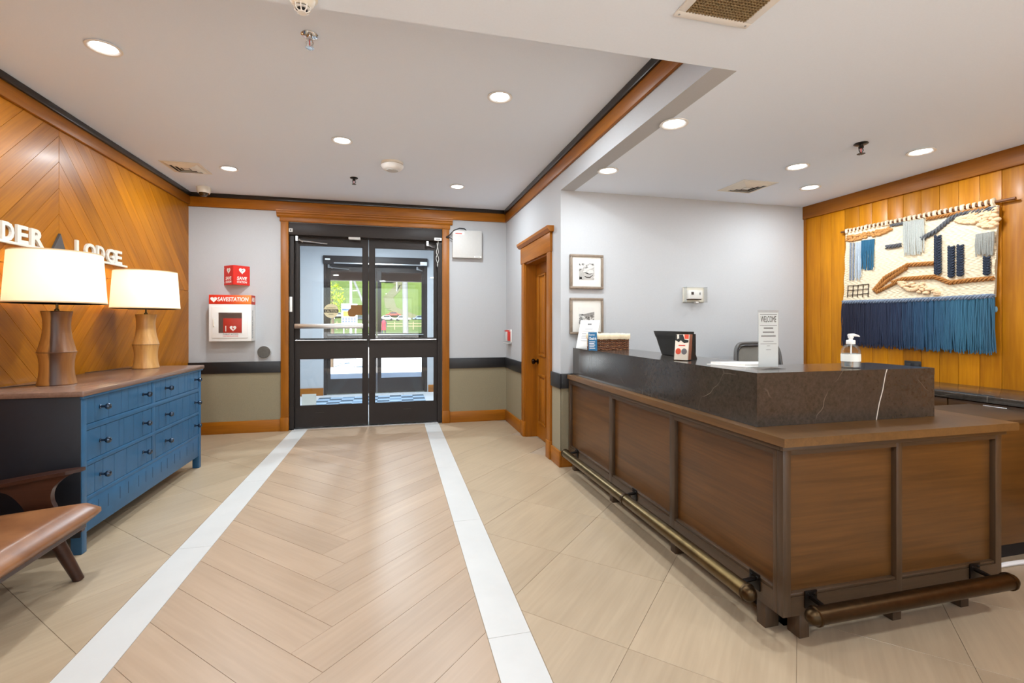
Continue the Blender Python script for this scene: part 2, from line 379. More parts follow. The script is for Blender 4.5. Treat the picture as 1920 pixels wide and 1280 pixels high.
# ---- entrance: oak casing, dark header, two glazed leaves; the same again at the street side of the vestibule
tr = struct(box('trim_19', -1.23, -1.15, YB-.024, YB+.12, 0, 2.335, W_TZ, bev=.004))
box('plinth_block', -1.236, -1.148, YB-.032, YB, 0, .15, W_TZ, tr, .003)
tr = struct(box('trim_20', .555, .64, YB-.024, YB+.12, 0, 2.335, W_TZ, bev=.004))
box('plinth_block', .553, .646, YB-.032, YB, 0, .15, W_TZ, tr, .003)
hd = struct(box('trim_21', -1.24, .65, YB-.03, YB, 2.335, 2.385, W_TX, bev=.003))
MB().prism([(0, 2.385), (-.034, 2.385), (-.045, 2.4), (-.048, 2.414), (-.06, 2.424), (-.062, 2.44), (-.07, 2.444), (-.07, 2.458), (0, 2.458)], lambda u, v, t: (t, YB+u, v), -1.268, .678).build('moulded_cap', W_TX, hd)
CAUTION = plain('caution_sticker', C(206,196,160), .6); BROWNST = plain('brown_sticker', C(120,78,24), .6)
def entrance(Y, num, inner):
    fr = struct(MB().box(-1.15, -1.104, Y+.02, Y+.12, 0, 2.19).box(.504, .555, Y+.02, Y+.12, 0, 2.19).box(-1.15, .555, Y+.05, Y+.12, 2.185, 2.33).build('trim_%d' % (22 if inner else 23), BRONZE))
    box('operator_header', -1.15, .555, Y-.012 if inner else Y-.05, Y+.06, 2.192, 2.328, BRONZE, fr, .004)
    yy = Y+.07
    for k, (a, b, sl, sr) in enumerate(((-1.102, -.302, .045, .06), (-.294, .502, .062, .035))):
        d = struct(MB().box(a, a+sl, yy, yy+.045, .012, 2.184).box(b-sr, b, yy, yy+.045, .012, 2.184).box(a+sl, b-sr, yy, yy+.045, 2.094, 2.184).box(a+sl, b-sr, yy, yy+.045, .797, 1.02).box(a+sl, b-sr, yy, yy+.045, .012, .253).build('door_%d' % (num+k), BRONZE))
        bead = MB()
        for z0, z1 in ((1.02, 2.094), (.253, .797)):
            box('pane', a+sl-.005, b-sr+.005, yy+.02, yy+.026, z0-.005, z1+.005, GLASST, d)
            bead.box(a+sl, a+sl+.008, yy+.006, yy+.02, z0, z1).box(b-sr-.008, b-sr, yy+.006, yy+.02, z0, z1).box(a+sl, b-sr, yy+.006, yy+.02, z0, z0+.008).box(a+sl, b-sr, yy+.006, yy+.02, z1-.008, z1)
        bead.build('glazing_bead', BRONZE, d)
        pb = MB().tube([(a+.012, yy-.022, 1.005), (b-.012, yy-.022, 1.005)], .0085, 10)
        for q in (a+.03, b-.03): pb.box(q-.006, q+.006, yy-.022, yy+.002, .998, 1.012)
        pb.build('push_bar', STEEL, d, True)
        for z in (.3, 1.15, 1.95): MB().tube([((a if k == 0 else b), yy-.004, z-.05), ((a if k == 0 else b), yy-.004, z+.05)], .008, 8).build('hinge', BRONZE, d, True)
        arm = MB(); x = a+.03 if k == 0 else b-.12; s = 1 if k == 0 else -1
        arm.box(x-.012, x+.012, yy-.06, yy-.03, 2.13, 2.185); arm.tube([(x, yy-.045, 2.14), (x+s*.32 if k == 0 else x+.09, yy-.02, 2.115 if k == 0 else 2.12)], .008, 8); arm.tube([(x+.02, yy-.045, 2.15), (x+.06, yy-.03, 2.125)], .011, 8)
        arm.build('closer_arm', STEEL, d, True)
        if k == 0:
            pnb = MB().box(a+.004, b-.054, yy-.062, yy-.03, 1.14, 1.195, .006)
            for q in (a+.02, b-.09): pnb.box(q-.014, q+.014, yy-.032, yy+.002, 1.15, 1.185)
            pnb.build('panic_bar', STEEL if inner else GREYBOX, d, True)
        if k == 0 and inner:
            cs = MB().lathe([(.082, 0), (.082, .0012)], (-.715, yy+.018, 1.345), 32, Matrix.Rotation(pi/2, 3, 'X')).build('caution_sticker', CAUTION, d, label='round caution sticker')
            box('caution_band', -.795, -.635, yy+.0145, yy+.0165, 1.325, 1.362, INK, cs)
            text('lettering', 'CAUTION', (-.782, yy+.0142, 1.331), .134, .025, CAUTION, cs, bold=.01)
            text('lettering', 'AUTOMATIC', (-.767, yy+.0165, 1.372), .104, .013, INK, cs); text('lettering', 'DOOR', (-.74, yy+.0165, 1.298), .05, .015, INK, cs)
            MB().prism([(-.53, 1.30), (-.52, 1.285), (-.50, 1.277), (-.47, 1.276), (-.45, 1.285), (-.44, 1.297), (-.362, 1.297), (-.362, 1.414), (-.50, 1.414), (-.50, 1.375), (-.52, 1.362), (-.533, 1.34)], lambda u, v, t: (u, t, v), yy+.0165, yy+.0185).build('brown_sticker', BROWNST, d)
        if inner:
            box('name_plate', -.88 if k == 0 else .1, -.79 if k == 0 else .19, yy-.001, yy, .17, .178, DSTEEL, d)
        else:
            h = MB(); xx = b-.03 if k == 0 else a+.03
            h.tube([(xx, yy+.045, .83), (xx, yy+.10, .83), (xx, yy+.10, .70), (xx, yy+.045, .70)], .012, 8); h.build('pull_handle', DSTEEL, d, True)
    if inner:
        box('sensor', -.515, -.385, Y-.022, Y+.02, 2.165, 2.192, GREYBOX, fr, .004); box('sensor', .46, .548, Y-.026, Y-.01, 2.19, 2.225, WHITEP, fr, .003)
        box('print_line', .478, .53, Y-.0268, Y-.0258, 2.202, 2.212, INKG, fr)
        box('key_switch', -1.148, -1.108, Y-.018, Y-.01, 2.222, 2.262, GREYBOX, fr, .002); box('key_slot', -1.134, -1.122, Y-.0195, Y-.017, 2.234, 2.25, INK, fr)
        box('switch_plate', -1.148, -1.118, Y+.012, Y+.02, 1.33, 1.50, WHITEP, fr, .003)
        cb = MB()
        cb.tube([(.50+.01*math.sin(i*.5)+.008*math.cos(i*1.1), Y+.0-.004*math.sin(i*.7), 2.19-i*.024 if i < 13 else 2.19-(26-i)*.024) for i in range(26)], .004, 6)
        cb.build('cable_loop', GREYBOX, fr, True)
    else:
        box('track', -.98, .45, Y-.064, Y-.05, 2.196, 2.214, STEEL, fr); box('sensor', .43, .545, Y-.066, Y-.05, 2.2, 2.262, WHITEP, fr, .004)
        box('print_line', -1.12, -1.04, Y-.0512, Y-.05, 2.252, 2.276, INKW, fr)
    return fr
entrance(YB, 1, True)
YO = 8.42
entrance(YO, 3, False)
struct(box('trim_24', -1.15, .555, YB+.02, YB+.20, 0, .008, STEEL)); struct(box('trim_25', -1.15, .555, YO+.02, YO+.25, 0, .008, STEEL))
# vestibule
VL, VR = -2.2, 1.3
struct(MB().box(VL, -1.15, YO, YO+.15, 0, HC).box(.555, VR, YO, YO+.15, 0, HC).box(-1.15, .555, YO, YO+.15, 2.33, HC).build('wall_vestibule_street', WALL))
struct(box('wall_vestibule_left', VL-.1, VL, YB+.12, YO+.15, 0, HC, WALL)); struct(box('wall_vestibule_right', VR, VR+.1, YB+.12, YO+.15, 0, HC, WALL))
struct(box('ceiling_vestibule', VL-.1, VR+.1, YB+.1, YO+.15, HC, HC+.1, CEIL))
VT = plain('vestibule_tile', C(206,208,210), .35, var=.04, scale=5)
vf = struct(box('floor_vestibule', VL, VR, YB+.11, YO+.14, -.1, -.007, GROUT))
for i in range(6):
    for j in range(5): box('floor_tile', VL+i*.585+.002, VL+(i+1)*.585-.002, YB+.2+j*.5+.002, min(YB+.2+(j+1)*.5, YO+.02)-.002, -.008, 0, VT, vf)
struct(box('baseboard_vestibule_left', VL, -1.15, YO-.02, YO, 0, .125, W_TX, bev=.003)); struct(box('baseboard_vestibule_right', .57, VR, YO-.02, YO, 0, .125, W_TX, bev=.003))
# checkered entrance mat, square by square
mt = thing('entrance_mat', 'checkered blue and grey entrance mat inside the vestibule', 'mat', (-.36, 7.75, 0))
MA, MBL, MC = plain('mat_pale_blue', C(150,170,190), .95), plain('mat_slate', C(66,84,98), .95), plain('mat_mid_blue', C(112,136,156), .95)
for i in range(9):
    for j in range(5):
        x = -1.17+i*.182; y = 7.32+j*.16
        box('mat_square', x+.001, x+.181, y+.001, y+.159, 0, .008, MBL if (i+j) % 2 == 0 and (i*3+j) % 5 else (MC if (i+j) % 2 == 0 else MA), mt)
ws = thing('floor_notice', 'small cream notice card standing inside the left glass leaf', 'notice', (-1.17, 7.3, 0))
box('card', -1.27, -1.08, 7.2, 7.206, .008, .2, CREAM, ws); MB().prism([(7.206, .004), (7.27, .004), (7.206, .15)], lambda u, v, t: (t, u, v), -1.2, -1.15).build('strut', CREAM, ws)

# ---- panelled wooden door in the right wall
cs = struct(box('trim_26', XR-.022, XR+.02, DC-.0, DC+.095, 0, 1.84, W_TZ, bev=.005)); box('plinth_block', XR-.03, XR, DC-.004, DC+.1, 0, .16, W_TZ, cs, .003)
cs = struct(box('trim_27', XR-.022, XR+.02, DO-.095, DO, 0, 1.84, W_TZ, bev=.005)); box('plinth_block', XR-.03, XR, DO-.1, DO+.004, 0, .16, W_TZ, cs, .003)
cs = struct(box('trim_28', XR-.026, XR, DO-.105, DC+.115, 1.835, 2.005, W_TY, bev=.003))
MB().prism([(0, 2.005), (-.034, 2.005), (-.05, 2.022), (-.058, 2.03), (-.06, 2.056), (0, 2.056)], lambda u, v, t: (XR+u, t, v), DO-.145, DC+.155).build('moulded_cap', W_TY, cs)
struct(MB().box(XR-.002, XR+.15, DC-.02, DC, 0, 1.84).box(XR-.002, XR+.15, DO, DO+.02, 0, 1.84).box(XR-.002, XR+.15, DO, DC, 1.82, 1.84).build('trim_29', W_TZ))
XD = XR+.115
dr = struct(box('door_5', XD, XD+.04, DO+.022, DC-.022, .008, 1.818, W_TZ))
for ya, yb in ((DC-.115, DC-.345), (DO+.345, DO+.115)):
    for z0, z1 in ((.16, .675), (.86, 1.71)):
        y0, y1 = min(ya, yb), max(ya, yb)
        fm = MB()
        for q in ((y0, y1, z0, z0+.025), (y0, y1, z1-.025, z1), (y0, y0+.025, z0+.025, z1-.025), (y1-.025, y1, z0+.025, z1-.025)): fm.box(XD-.012, XD+.002, q[0], q[1], q[2], q[3], .004)
        fm.build('panel_moulding', W_TZ, dr, True); box('raised_panel', XD-.008, XD+.002, y0+.045, y1-.045, z0+.045, z1-.045, W_TZ, dr, .006)
kn = MB().lathe([(.0, -.001), (.028, -.001), (.028, .006), (.011, .009), (.011, .03), (.026, .04), (.03, .055), (.022, .066), (0, .069)], (XD, DC-.075, .80), 20, Matrix.Rotation(-pi/2, 3, 'Y')).build('door_knob', plain('black_bronze', C(38,30,26), .25, 1), dr, True)
# ================================================================== CEILING FIXTURES
GLOW = emit('led_glow', (.98, .99, 1, 1), 10)
def downlight(x, y, z, label, r=.068, power=None, group='round downlights in the ceiling'):
    power = power or DOWNLIGHT_W*(.42 if z < HC else 1)
    t = thing('recessed_light', label, 'ceiling light', (x, y, z), group)
    MB().lathe([(r*.8, -.001), (r, -.001), (r*1.12, -.004), (r*1.14, -.009), (r*1.02, -.011), (r*.9, -.008), (r*.8, -.003)], (x, y, z), 32).build('trim_ring', WHITEP, t, True)
    MB().lathe([(0, -.0045), (r*.88, -.0045), (r*.88, -.002)], (x, y, z), 32).build('diffuser', GLOW, t)
    ld = bpy.data.lights.new('downlight', 'AREA'); ld.shape = 'DISK'; ld.size = r*1.7; ld.energy = power; ld.color = (.86, .945, 1)
    lo = bpy.data.objects.new('light_source', ld); COL.objects.link(lo); lo.parent = t; lo.location = (0, 0, -.013)
downlight(-1.43, 2.83, HC, 'largest downlight at upper left, nearest to the wood plank wall')
downlight(.63, 2.86, HC, 'downlight left of the dark cornice, second largest in view')
downlight(-.39, 3.83, HC, 'downlight near the middle of the entrance ceiling, left of the round smoke detector')
downlight(-1.45, 4.77, HC, 'downlight beside the square vent at the left')
downlight(.62, 4.84, HC, 'downlight above the right end of the entrance door')
downlight(1.51, 2.35, HL, 'downlight over the desk closest to the end of the cornice')
downlight(1.51, 3.19, HL, 'leftmost small downlight over the desk, above the picture frames')
downlight(2.775, 2.785, HL, 'downlight over the desk just right of the square vent')
downlight(3.30, 3.185, HL, 'downlight in the far corner by the orange board wall')
downlight(3.31, 2.35, HL, 'downlight above the woven wall hanging')
for x, y, l in ((-1.3, .2, 'left'), (.9, .1, 'middle'), (3.1, .2, 'right')):  # unseen downlights added to light the room around the camera
    downlight(x, y, HL, 'added downlight above the viewer, out of the picture on the ' + l, power=DOWNLIGHT_W*.9)
for x, y, l in ((-.3, -1.1, 'left'), (2.2, -1.1, 'right')): downlight(x, y, HL, 'added unseen downlight behind the viewer on the ' + l, power=DOWNLIGHT_W*.9)
downlight(-.3, 7.1, HC, 'unseen downlight added to brighten the vestibule', power=DOWNLIGHT_W*5)  # added lamp hidden behind the header, strong to lift the vestibule walls

def sprinkler(x, y, z, label, m, s=1.0):
    t = thing('sprinkler', label, 'sprinkler', (x, y, z), 'ceiling sprinklers')
    MB().lathe([(.012*s, 0), (.036*s, 0), (.038*s, -.004), (.03*s, -.009), (.014*s, -.011)], (x, y, z), 24).build('escutcheon', m, t, True)
    MB().lathe([(.011*s, -.008), (.011*s, -.02*s), (.014*s, -.02*s), (.014*s, -.027*s), (.007*s, -.03*s)], (x, y, z), 12).build('body', m, t, True)
    f = MB()
    for q in (-1, 1): f.tube([(x+q*.011*s, y, z-.026*s), (x+q*.016*s, y, z-.04*s), (x+q*.006*s, y, z-.056*s), (x, y, z-.06*s)], .0028*s, 6)
    f.build('frame_arms', m, t, True)
    MB().tube([(x, y, z-.03*s), (x, y, z-.056*s)], .0026*s, 6).build('bulb', RED, t, True)
    d = MB(); d.lathe([(0, -.06*s), (.012*s, -.06*s), (.012*s, -.063*s), (0, -.063*s)], (x, y, z), 16)
    for k in range(12): a = 2*pi*k/12; d.box(x+.017*s*math.cos(a)-.003*s, x+.017*s*math.cos(a)+.003*s, y+.017*s*math.sin(a)-.003*s, y+.017*s*math.sin(a)+.003*s, z-.063*s, z-.0605*s)
    d.build('deflector', m, t)
sprinkler(-.40, 2.47, HC, 'chrome sprinkler at the top of the picture under the cone detector', CHROME, 1.05)
sprinkler(-.38, 4.80, HC, 'small dark sprinkler left of the round smoke detector', DSTEEL)
sprinkler(2.81, 2.34, HL, 'brass coloured sprinkler in the ceiling over the desk', DSTEEL, 1.05)

# smoke detectors
x, y = -.02, 4.27
t = thing('smoke_detector', 'round white smoke detector in the middle of the entrance ceiling', 'detector', (x, y, HC))
MB().lathe([(0, 0), (.094, 0), (.094, -.016), (.085, -.02), (.085, -.026)], (x, y, HC), 36).build('base', CREAM, t, True)
MB().lathe([(.085, -.024), (.098, -.026), (.098, -.036), (.082, -.056), (.06, -.066), (0, -.068)], (x, y, HC), 36).build('housing', WHITEP, t, True)
MB().lathe([(.034, -.066), (.05, -.066), (.05, -.0705), (.034, -.0705)], (x, y, HC), 28).build('vent_ring', GREYBOX, t, True)
MB().lathe([(0, -.066), (.014, -.066), (.014, -.071), (0, -.072)], (x, y, HC), 14).build('test_button', GREYBOX, t, True)
x, y = -.305, 1.735
t = thing('heat_detector', 'white cone shaped detector with a slotted cage at the top edge', 'detector', (x, y, HL))
MB().lathe([(0, 0), (.05, 0), (.05, -.012), (.042, -.016), (.038, -.03), (.024, -.042)], (x, y, HL), 28).build('base', CREAM, t, True)
MB().lathe([(.0, -.04), (.018, -.04), (.018, -.056), (0, -.056)], (x, y, HL), 16).build('sensor_core', INK, t, True)
cg = MB()
for k in range(8): a = 2*pi*k/8; cg.tube([(x+.026*math.cos(a), y+.026*math.sin(a), HL-.04), (x+.023*math.cos(a), y+.023*math.sin(a), HL-.055), (x+.012*math.cos(a), y+.012*math.sin(a), HL-.062)], .0022, 6)
cg.lathe([(.0225, -.049), (.0265, -.049), (.0265, -.0515), (.0225, -.0515)], (x, y, HL), 20).lathe([(0, -.06), (.014, -.06), (.014, -.064), (0, -.064)], (x, y, HL), 16)
cg.build('cage', WHITEP, t, True)

# square louvred diffusers
def diffuser(x0, x1, y0, y1, z, label):
    t = thing('air_diffuser', label, 'air vent', ((x0+x1)/2, (y0+y1)/2, z), 'square louvred air vents')
    def ringbox(k0, k1, za, zb, nm, m):
        mb = MB(); ax, ay = (x1-x0)/2, (y1-y0)/2; cx, cy = (x0+x1)/2, (y0+y1)/2
        o = [(cx-ax*k0, cy-ay*k0), (cx+ax*k0, cy-ay*k0), (cx+ax*k0, cy+ay*k0), (cx-ax*k0, cy+ay*k0)]; i = [(cx-ax*k1, cy-ay*k1), (cx+ax*k1, cy-ay*k1), (cx+ax*k1, cy+ay*k1), (cx-ax*k1, cy+ay*k1)]
        vs = [(p[0], p[1], z+za) for p in o]+[(p[0], p[1], z+zb) for p in i]+[(p[0], p[1], z+za-.0025) for p in o]+[(p[0], p[1], z+zb-.0025) for p in i]
        fs = []
        for q in range(4):
            r = (q+1) % 4; fs += [(q, r, 4+r, 4+q), (8+q, 12+q, 12+r, 8+r), (q, 8+q, 8+r, r), (4+q, 4+r, 12+r, 12+q)]
        mb.add(vs, fs).build(nm, m, t)
    box('throat', x0+.03, x1-.03, y0+.03, y1-.03, z-.0012, z-.0004, INK, t)
    ringbox(1, .84, -.001, -.004, 'frame', CREAM)
    for k in (.82, .62, .42): ringbox(k, k-.17, -.004, -.016, 'louvre', CREAM)
    cx, cy = (x0+x1)/2, (y0+y1)/2; box('centre_plate', cx-(x1-x0)*.08, cx+(x1-x0)*.08, cy-(y1-y0)*.08, cy+(y1-y0)*.08, z-.017, z-.014, CREAM, t)
diffuser(-1.97, -1.66, 4.68, 5.0, HC, 'square white louvred vent beside the plank wall cornice')
diffuser(2.63, 2.95, 3.14, 3.46, HL, 'square white louvred vent over the desk by the wall')
# return air grille above the desk
t = thing('return_grille', 'large return air grille with brown egg crate mesh at the top edge', 'air vent', (1.13, 1.36, HL))
x0, x1, y0, y1 = .975, 1.285, 1.2, 1.525
fm = MB()
for q in ((x0, x1, y0, y0+.032), (x0, x1, y1-.032, y1), (x0, x0+.032, y0+.032, y1-.032), (x1-.032, x1, y0+.032, y1-.032)): fm.box(q[0], q[1], q[2], q[3], HL-.008, HL-.0005, .002)
fm.build('frame', WHITEP, t, True)
TAN = plain('grille_tan', C(150,128,92), .5); box('duct', x0+.03, x1-.03, y0+.03, y1-.03, HL-.0012, HL-.0004, INK, t)
eg = MB(); k = x0+.034
while k < x1-.032: eg.box(k, k+.0022, y0+.032, y1-.032, HL-.009, HL-.001); k += .0125
k = y0+.034
while k < y1-.032: eg.box(x0+.032, x1-.032, k, k+.0022, HL-.009, HL-.001); k += .0125
eg.build('egg_crate', TAN, t, kind='stuff')
sc = MB()
for q in ((x0+.016, y1-.016), (x1-.016, y1-.016)): sc.lathe([(0, -.0085), (.004, -.0085), (.004, -.0095), (0, -.01)], (q[0], q[1], HL), 10)
sc.build('screw', STEEL, t)
# dome camera
x, y = -1.905, 5.5
t = thing('dome_camera', 'white security camera with a dark dome in the corner of the ceiling', 'camera', (x, y, HC))
MB().lathe([(0, 0), (.062, 0), (.064, -.006), (.06, -.05), (.054, -.062), (.044, -.06)], (x, y, HC), 32).build('housing', CREAM, t, True)
MB().lathe([(.046, -.056), (.044, -.07), (.034, -.086), (.018, -.095), (0, -.098)], (x, y, HC), 28).build('dome', plain('smoked_dome', C(60,44,24), .06, spec=.8), t, True)

# ================================================================== WALL FIXTURES AT THE ENTRANCE
def heart(c, s, fn):
    pts = []
    for k in range(28):
        a = 2*pi*k/28; pts.append((c[0]+s*16*math.sin(a)**3/16, c[1]+s*(13*math.cos(a)-5*math.cos(2*a)-2*math.cos(3*a)-math.cos(4*a))/16))
    return MB().prism(pts, fn, 0, .0012)
# defibrillator cabinet
ax0, ax1, az0, az1, ay = -1.898, -1.452, 1.007, 1.505, YB-.15
ax0, _, az1 = onY(391.5, 551, ay); ax1 = onY(471, 552, ay)[0]; az0 = onY(392, 640, ay)[2]
az1 = az0+.508*.97
t = thing('defibrillator_cabinet', 'white wall cabinet with a red header and a window on the left wall section', 'cabinet', ((ax0+ax1)/2, ay+.07, az0))
zt = az0+(az1-az0)*.8
box('body', ax0, ax1, ay, YB, az0, zt, WHITEP, t, .003)
q = N('header_red_orange'); v = q.coords(kind='Generated'); sx = q.n('SeparateXYZ'); q.l(v, sx.inputs[0]); q.l(q.ramp(sx.outputs[0], [(0, C(206,40,20)), (.45, C(208,52,22)), (1, C(232,128,40))]), q.b.inputs['Base Color']); q.set(rough=.4)
box('header', ax0, ax1, ay-.001, YB, zt, az1, q.m, t, .002)
box('header_side', ax1-.001, ax1+.0012, ay+.001, YB-.001, zt+.001, az1-.001, INKR, t)
W_ = ax1-ax0; Hh = az1-zt
text('lettering', 'SAVESTATION', (ax0+W_*.2, ay-.0012, zt+Hh*.3), W_*.74, Hh*.46, INKW, t, shear=.18, bold=.022)
heart((ax0+W_*.115, zt+Hh*.5), .032, lambda u, v, d: (u, ay-.0012-d, v)).build('heart', INKW, t)
MB().prism([(ax0+W_*.09, zt+Hh*.45), (ax0+W_*.12, zt+Hh*.55), (ax0+W_*.115, zt+Hh*.5), (ax0+W_*.15, zt+Hh*.64), (ax0+W_*.125, zt+Hh*.5), (ax0+W_*.13, zt+Hh*.56)], lambda u, v, d: (u, ay-.0026-d, v), 0, .0006).build('bolt_mark', RED, t)
text('lettering', 'AED', (ax1+.0013, ay+.02, zt+Hh*.3), .1, Hh*.45, INKW, t, M=MLEFT, bold=.02)
text('lettering', 'AUTOMATED EXTERNAL DEFIBRILLATOR', (ax1+.0006, ay+.065, az0+.03), .3, .032, INKG, t, M=Matrix(((0,0,1),(0,-1,0),(1,0,0))))
d0, d1, e0, e1 = ax0+W_*.075, ax1-W_*.075, az0+.035, zt-.03
dor = box('door', d0, d1, ay-.009, ay+.001, e0, e1, WHITEP, t, .004)
gx0, gx1, gz0, gz1 = ax0+W_*.235, ax0+W_*.785, az0+W_*.22, az0+W_*.22+.215
fm = MB()
for b in ((gx0-.008, gx1+.008, gz0-.008, gz0), (gx0-.008, gx1+.008, gz1, gz1+.008), (gx0-.008, gx0, gz0, gz1), (gx1, gx1+.008, gz0, gz1)): fm.box(b[0], b[1], ay-.012, ay-.008, b[2], b[3])
fm.build('window_frame', WHITEP, dor)
box('inner_shade', gx0, gx1, ay-.0105, ay-.0095, gz0, gz1, plain('cabinet_interior', C(92,70,62), .8), dor)
kit = box('red_case', gx0+(gx1-gx0)*.2, gx1-.002, ay-.0125, ay-.0105, gz0+.003, gz0+(gz1-gz0)*.72, plain('case_red', C(190,44,28), .5), dor, .001)
heart((gx0+(gx1-gx0)*.62, gz0+.05), .032, lambda u, v, d: (u, ay-.0125-d, v)).build('heart', INKW, kit)
MB().prism([(gx0+(gx1-gx0)*.58, gz0+.045), (gx0+(gx1-gx0)*.62, gz0+.075), (gx0+(gx1-gx0)*.62, gz0+.052), (gx0+(gx1-gx0)*.67, gz0+.056), (gx0+(gx1-gx0)*.62, gz0+.025), (gx0+(gx1-gx0)*.625, gz0+.045)], lambda u, v, d: (u, ay-.0142-d, v), 0, .0006).build('bolt_mark', RED, kit)
box('print_line', gx0+(gx1-gx0)*.29, gx0+(gx1-gx0)*.33, ay-.0132, ay-.0124, gz0+.016, gz0+.075, INKW, kit)
box('glass', gx0, gx1, ay-.0165, ay-.0155, gz0, gz1, ACRY, dor)
MB().tube([(d0+.022, ay-.009, e0+.12), (d0+.022, ay-.022, e0+.13), (d0+.022, ay-.022, e0+.2), (d0+.022, ay-.009, e0+.21)], .005, 8).build('handle', CREAM, dor, True)
text('lettering', 'PUBLIC ACCESS', (ax0+W_*.34, ay-.0095, az0+.07), W_*.36, .011, INK, dor); text('lettering', 'DEFIBRILLATOR', (ax0+W_*.34, ay-.0095, az0+.05), W_*.36, .012, INKR, dor)
# v-shaped sign above it
sx0, _, sz1 = onY(419, 498, YB-.03); sx1 = onY(466.5, 500, YB-.03)[0]; sz0 = onY(466, 535, YB-.03)[2]
t = thing('projecting_sign', 'red v shaped sign with white hearts above the white wall cabinet', 'sign', ((sx0+sx1)/2, YB, sz0))
yf = YB-.13; sm = onY(437.5, 515, yf)[0]
def face(pa, pb, nm):
    a, b = Vector(pa), Vector(pb); d = (b-a); L = d.length; d.normalize(); nrm = Vector((d.y, -d.x, 0))
    f = lambda u, v, w: tuple(a + d*u + Vector((0, 0, v)) + nrm*w)
    p = MB().prism([(0, sz0), (L, sz0), (L, sz1), (0, sz1)], lambda u, v, w: f(u, v-a.z, w), 0, .004).build(nm, RED, t)
    Mx = Matrix(((d.x, 0, nrm.x), (d.y, 0, nrm.y), (0, 1, 0)))
    hh = sz1-sz0
    heart((L*.52, hh*.74), min(L*.2, hh*.17), lambda u, v, w: f(u, sz0+v-a.z, .0042+w)).build('heart', INKW, p)
    bl = MB().prism([(L*.44, hh*.64), (L*.53, hh*.80), (L*.53, hh*.74), (L*.62, hh*.84), (L*.55, hh*.70), (L*.54, hh*.75)], lambda u, v, w: f(u, sz0+v-a.z, .0056+w), 0, .0006).build('bolt_mark', INK, p)
    text('lettering', 'SAVE', f(L*.2, sz0+hh*.26-a.z, .0042), L*.62, hh*.17, INKW, p, M=Mx, shear=.15, bold=.025); text('lettering', 'STATION', f(L*.2, sz0+hh*.1-a.z, .0042), L*.62, hh*.11, INKW, p, M=Mx, shear=.15, bold=.02)
    rv = MB()
    for q in (.12, .88): rv.lathe([(0, 0), (.004, 0), (.003, .002), (0, .0025)], f(L*(.06 if nm == 'left_panel' else .95), sz0+hh*q-a.z, .004), 8, Mx)
    rv.build('rivet', STEEL, p)
face((sx0, YB, 0), (sm, yf, 0), 'left_panel'); face((sm, yf, 0), (sx1, YB, 0), 'right_panel')
MB().prism([(sx0+.004, YB), (sm, yf+.006), (sx1-.004, YB)], lambda u, v, w: (u, v, w), sz0+.002, sz0+.004).build('bottom_shadow', plain('sign_shadow_beige', C(170,140,110), .6), t)  # beige sheet standing in for the sign's shadow on the wall
# round steel push plate
c = onY(496.5, 659.5, YB)
t = thing('round_push_plate', 'round brushed steel push plate left of the entrance door', 'push plate', (c[0], YB, c[2]-.07))
Mr = Matrix.Rotation(pi/2, 3, 'X')
MB().lathe([(0, 0), (.066, 0), (.066, .03), (.058, .033)], (c[0], YB, c[2]), 36, Mr).build('surround', GREYBOX, t, True)
MB().lathe([(0, .034), (.05, .034), (.064, .034), (.066, .038), (.062, .043), (.0, .043)], (c[0], YB, c[2]), 36, Mr).build('plate', plain('satin_plate', C(120,118,114), .42, 1, var=.1, scale=60), t, True)
# grey junction box with cable
t = thing('junction_box', 'flat grey metal box on the wall right of the entrance header', 'box', (.855, YB-.03, 2.0))
bx0, _, bz1 = onY(849, 431, YB-.06); bx1 = onY(903, 431, YB-.06)[0]; bz0 = onY(880, 483, YB-.06)[2]
box('body', bx0, bx1, YB-.05, YB, bz0, bz1, GREYBOX, t, .003); box('cover', bx0-.003, bx1+.003, YB-.062, YB-.049, bz0-.003, bz1+.003, GREYBOX, t, .003)
box('sticker', bx0+.012, bx0+.14, YB-.0632, YB-.0618, bz1-.055, bz1-.014, INKW, t); box('print_line', bx0+.03, bx0+.11, YB-.0636, YB-.063, bz1-.045, bz1-.034, INKR, t)
box('sticker', bx1-.09, bx1-.004, YB-.0632, YB-.0618, bz0+.004, bz0+.02, INKW, t); box('print_line', bx1-.08, bx1-.02, YB-.0636, YB-.063, bz0+.009, bz0+.014, INK, t)
MB().tube([(.60, YB-.035, 2.235), (.64, YB-.05, 2.26), (.69, YB-.06, 2.315), (.76, YB-.055, 2.345), (.82, YB-.04, 2.345), (.85, YB-.03, bz1)], .007, 8).build('cable', BLACKP, t, True)
MB().tube([(.60, YB-.035, 2.235), (.65, YB-.045, 2.225), (bx0+.01, YB-.04, 2.2)], .005, 8).build('cable', BLACKP, t, True)
# fire alarm pull station under a clear cover on the right wall
t = thing('alarm_pull_station', 'red and white alarm pull station under a clear cover by the corner', 'alarm', (XR, 5.56, .98))
box('back_plate', XR-.012, XR, 5.47, 5.65, .975, 1.125, WHITEP, t, .003); box('red_body', XR-.04, XR-.012, 5.50, 5.54, .99, 1.10, RED, t, .004)
box('red_top', XR-.05, XR-.012, 5.56, 5.64, 1.10, 1.118, RED, t, .003); box('white_body', XR-.045, XR-.012, 5.55, 5.64, .985, 1.10, WHITEP, t, .004)
box('cover', XR-.062, XR-.0125, 5.475, 5.645, .97, 1.122, ACRY, t); box('bottom_lip', XR-.064, XR-.004, 5.47, 5.65, .962, .972, GREYBOX, t)
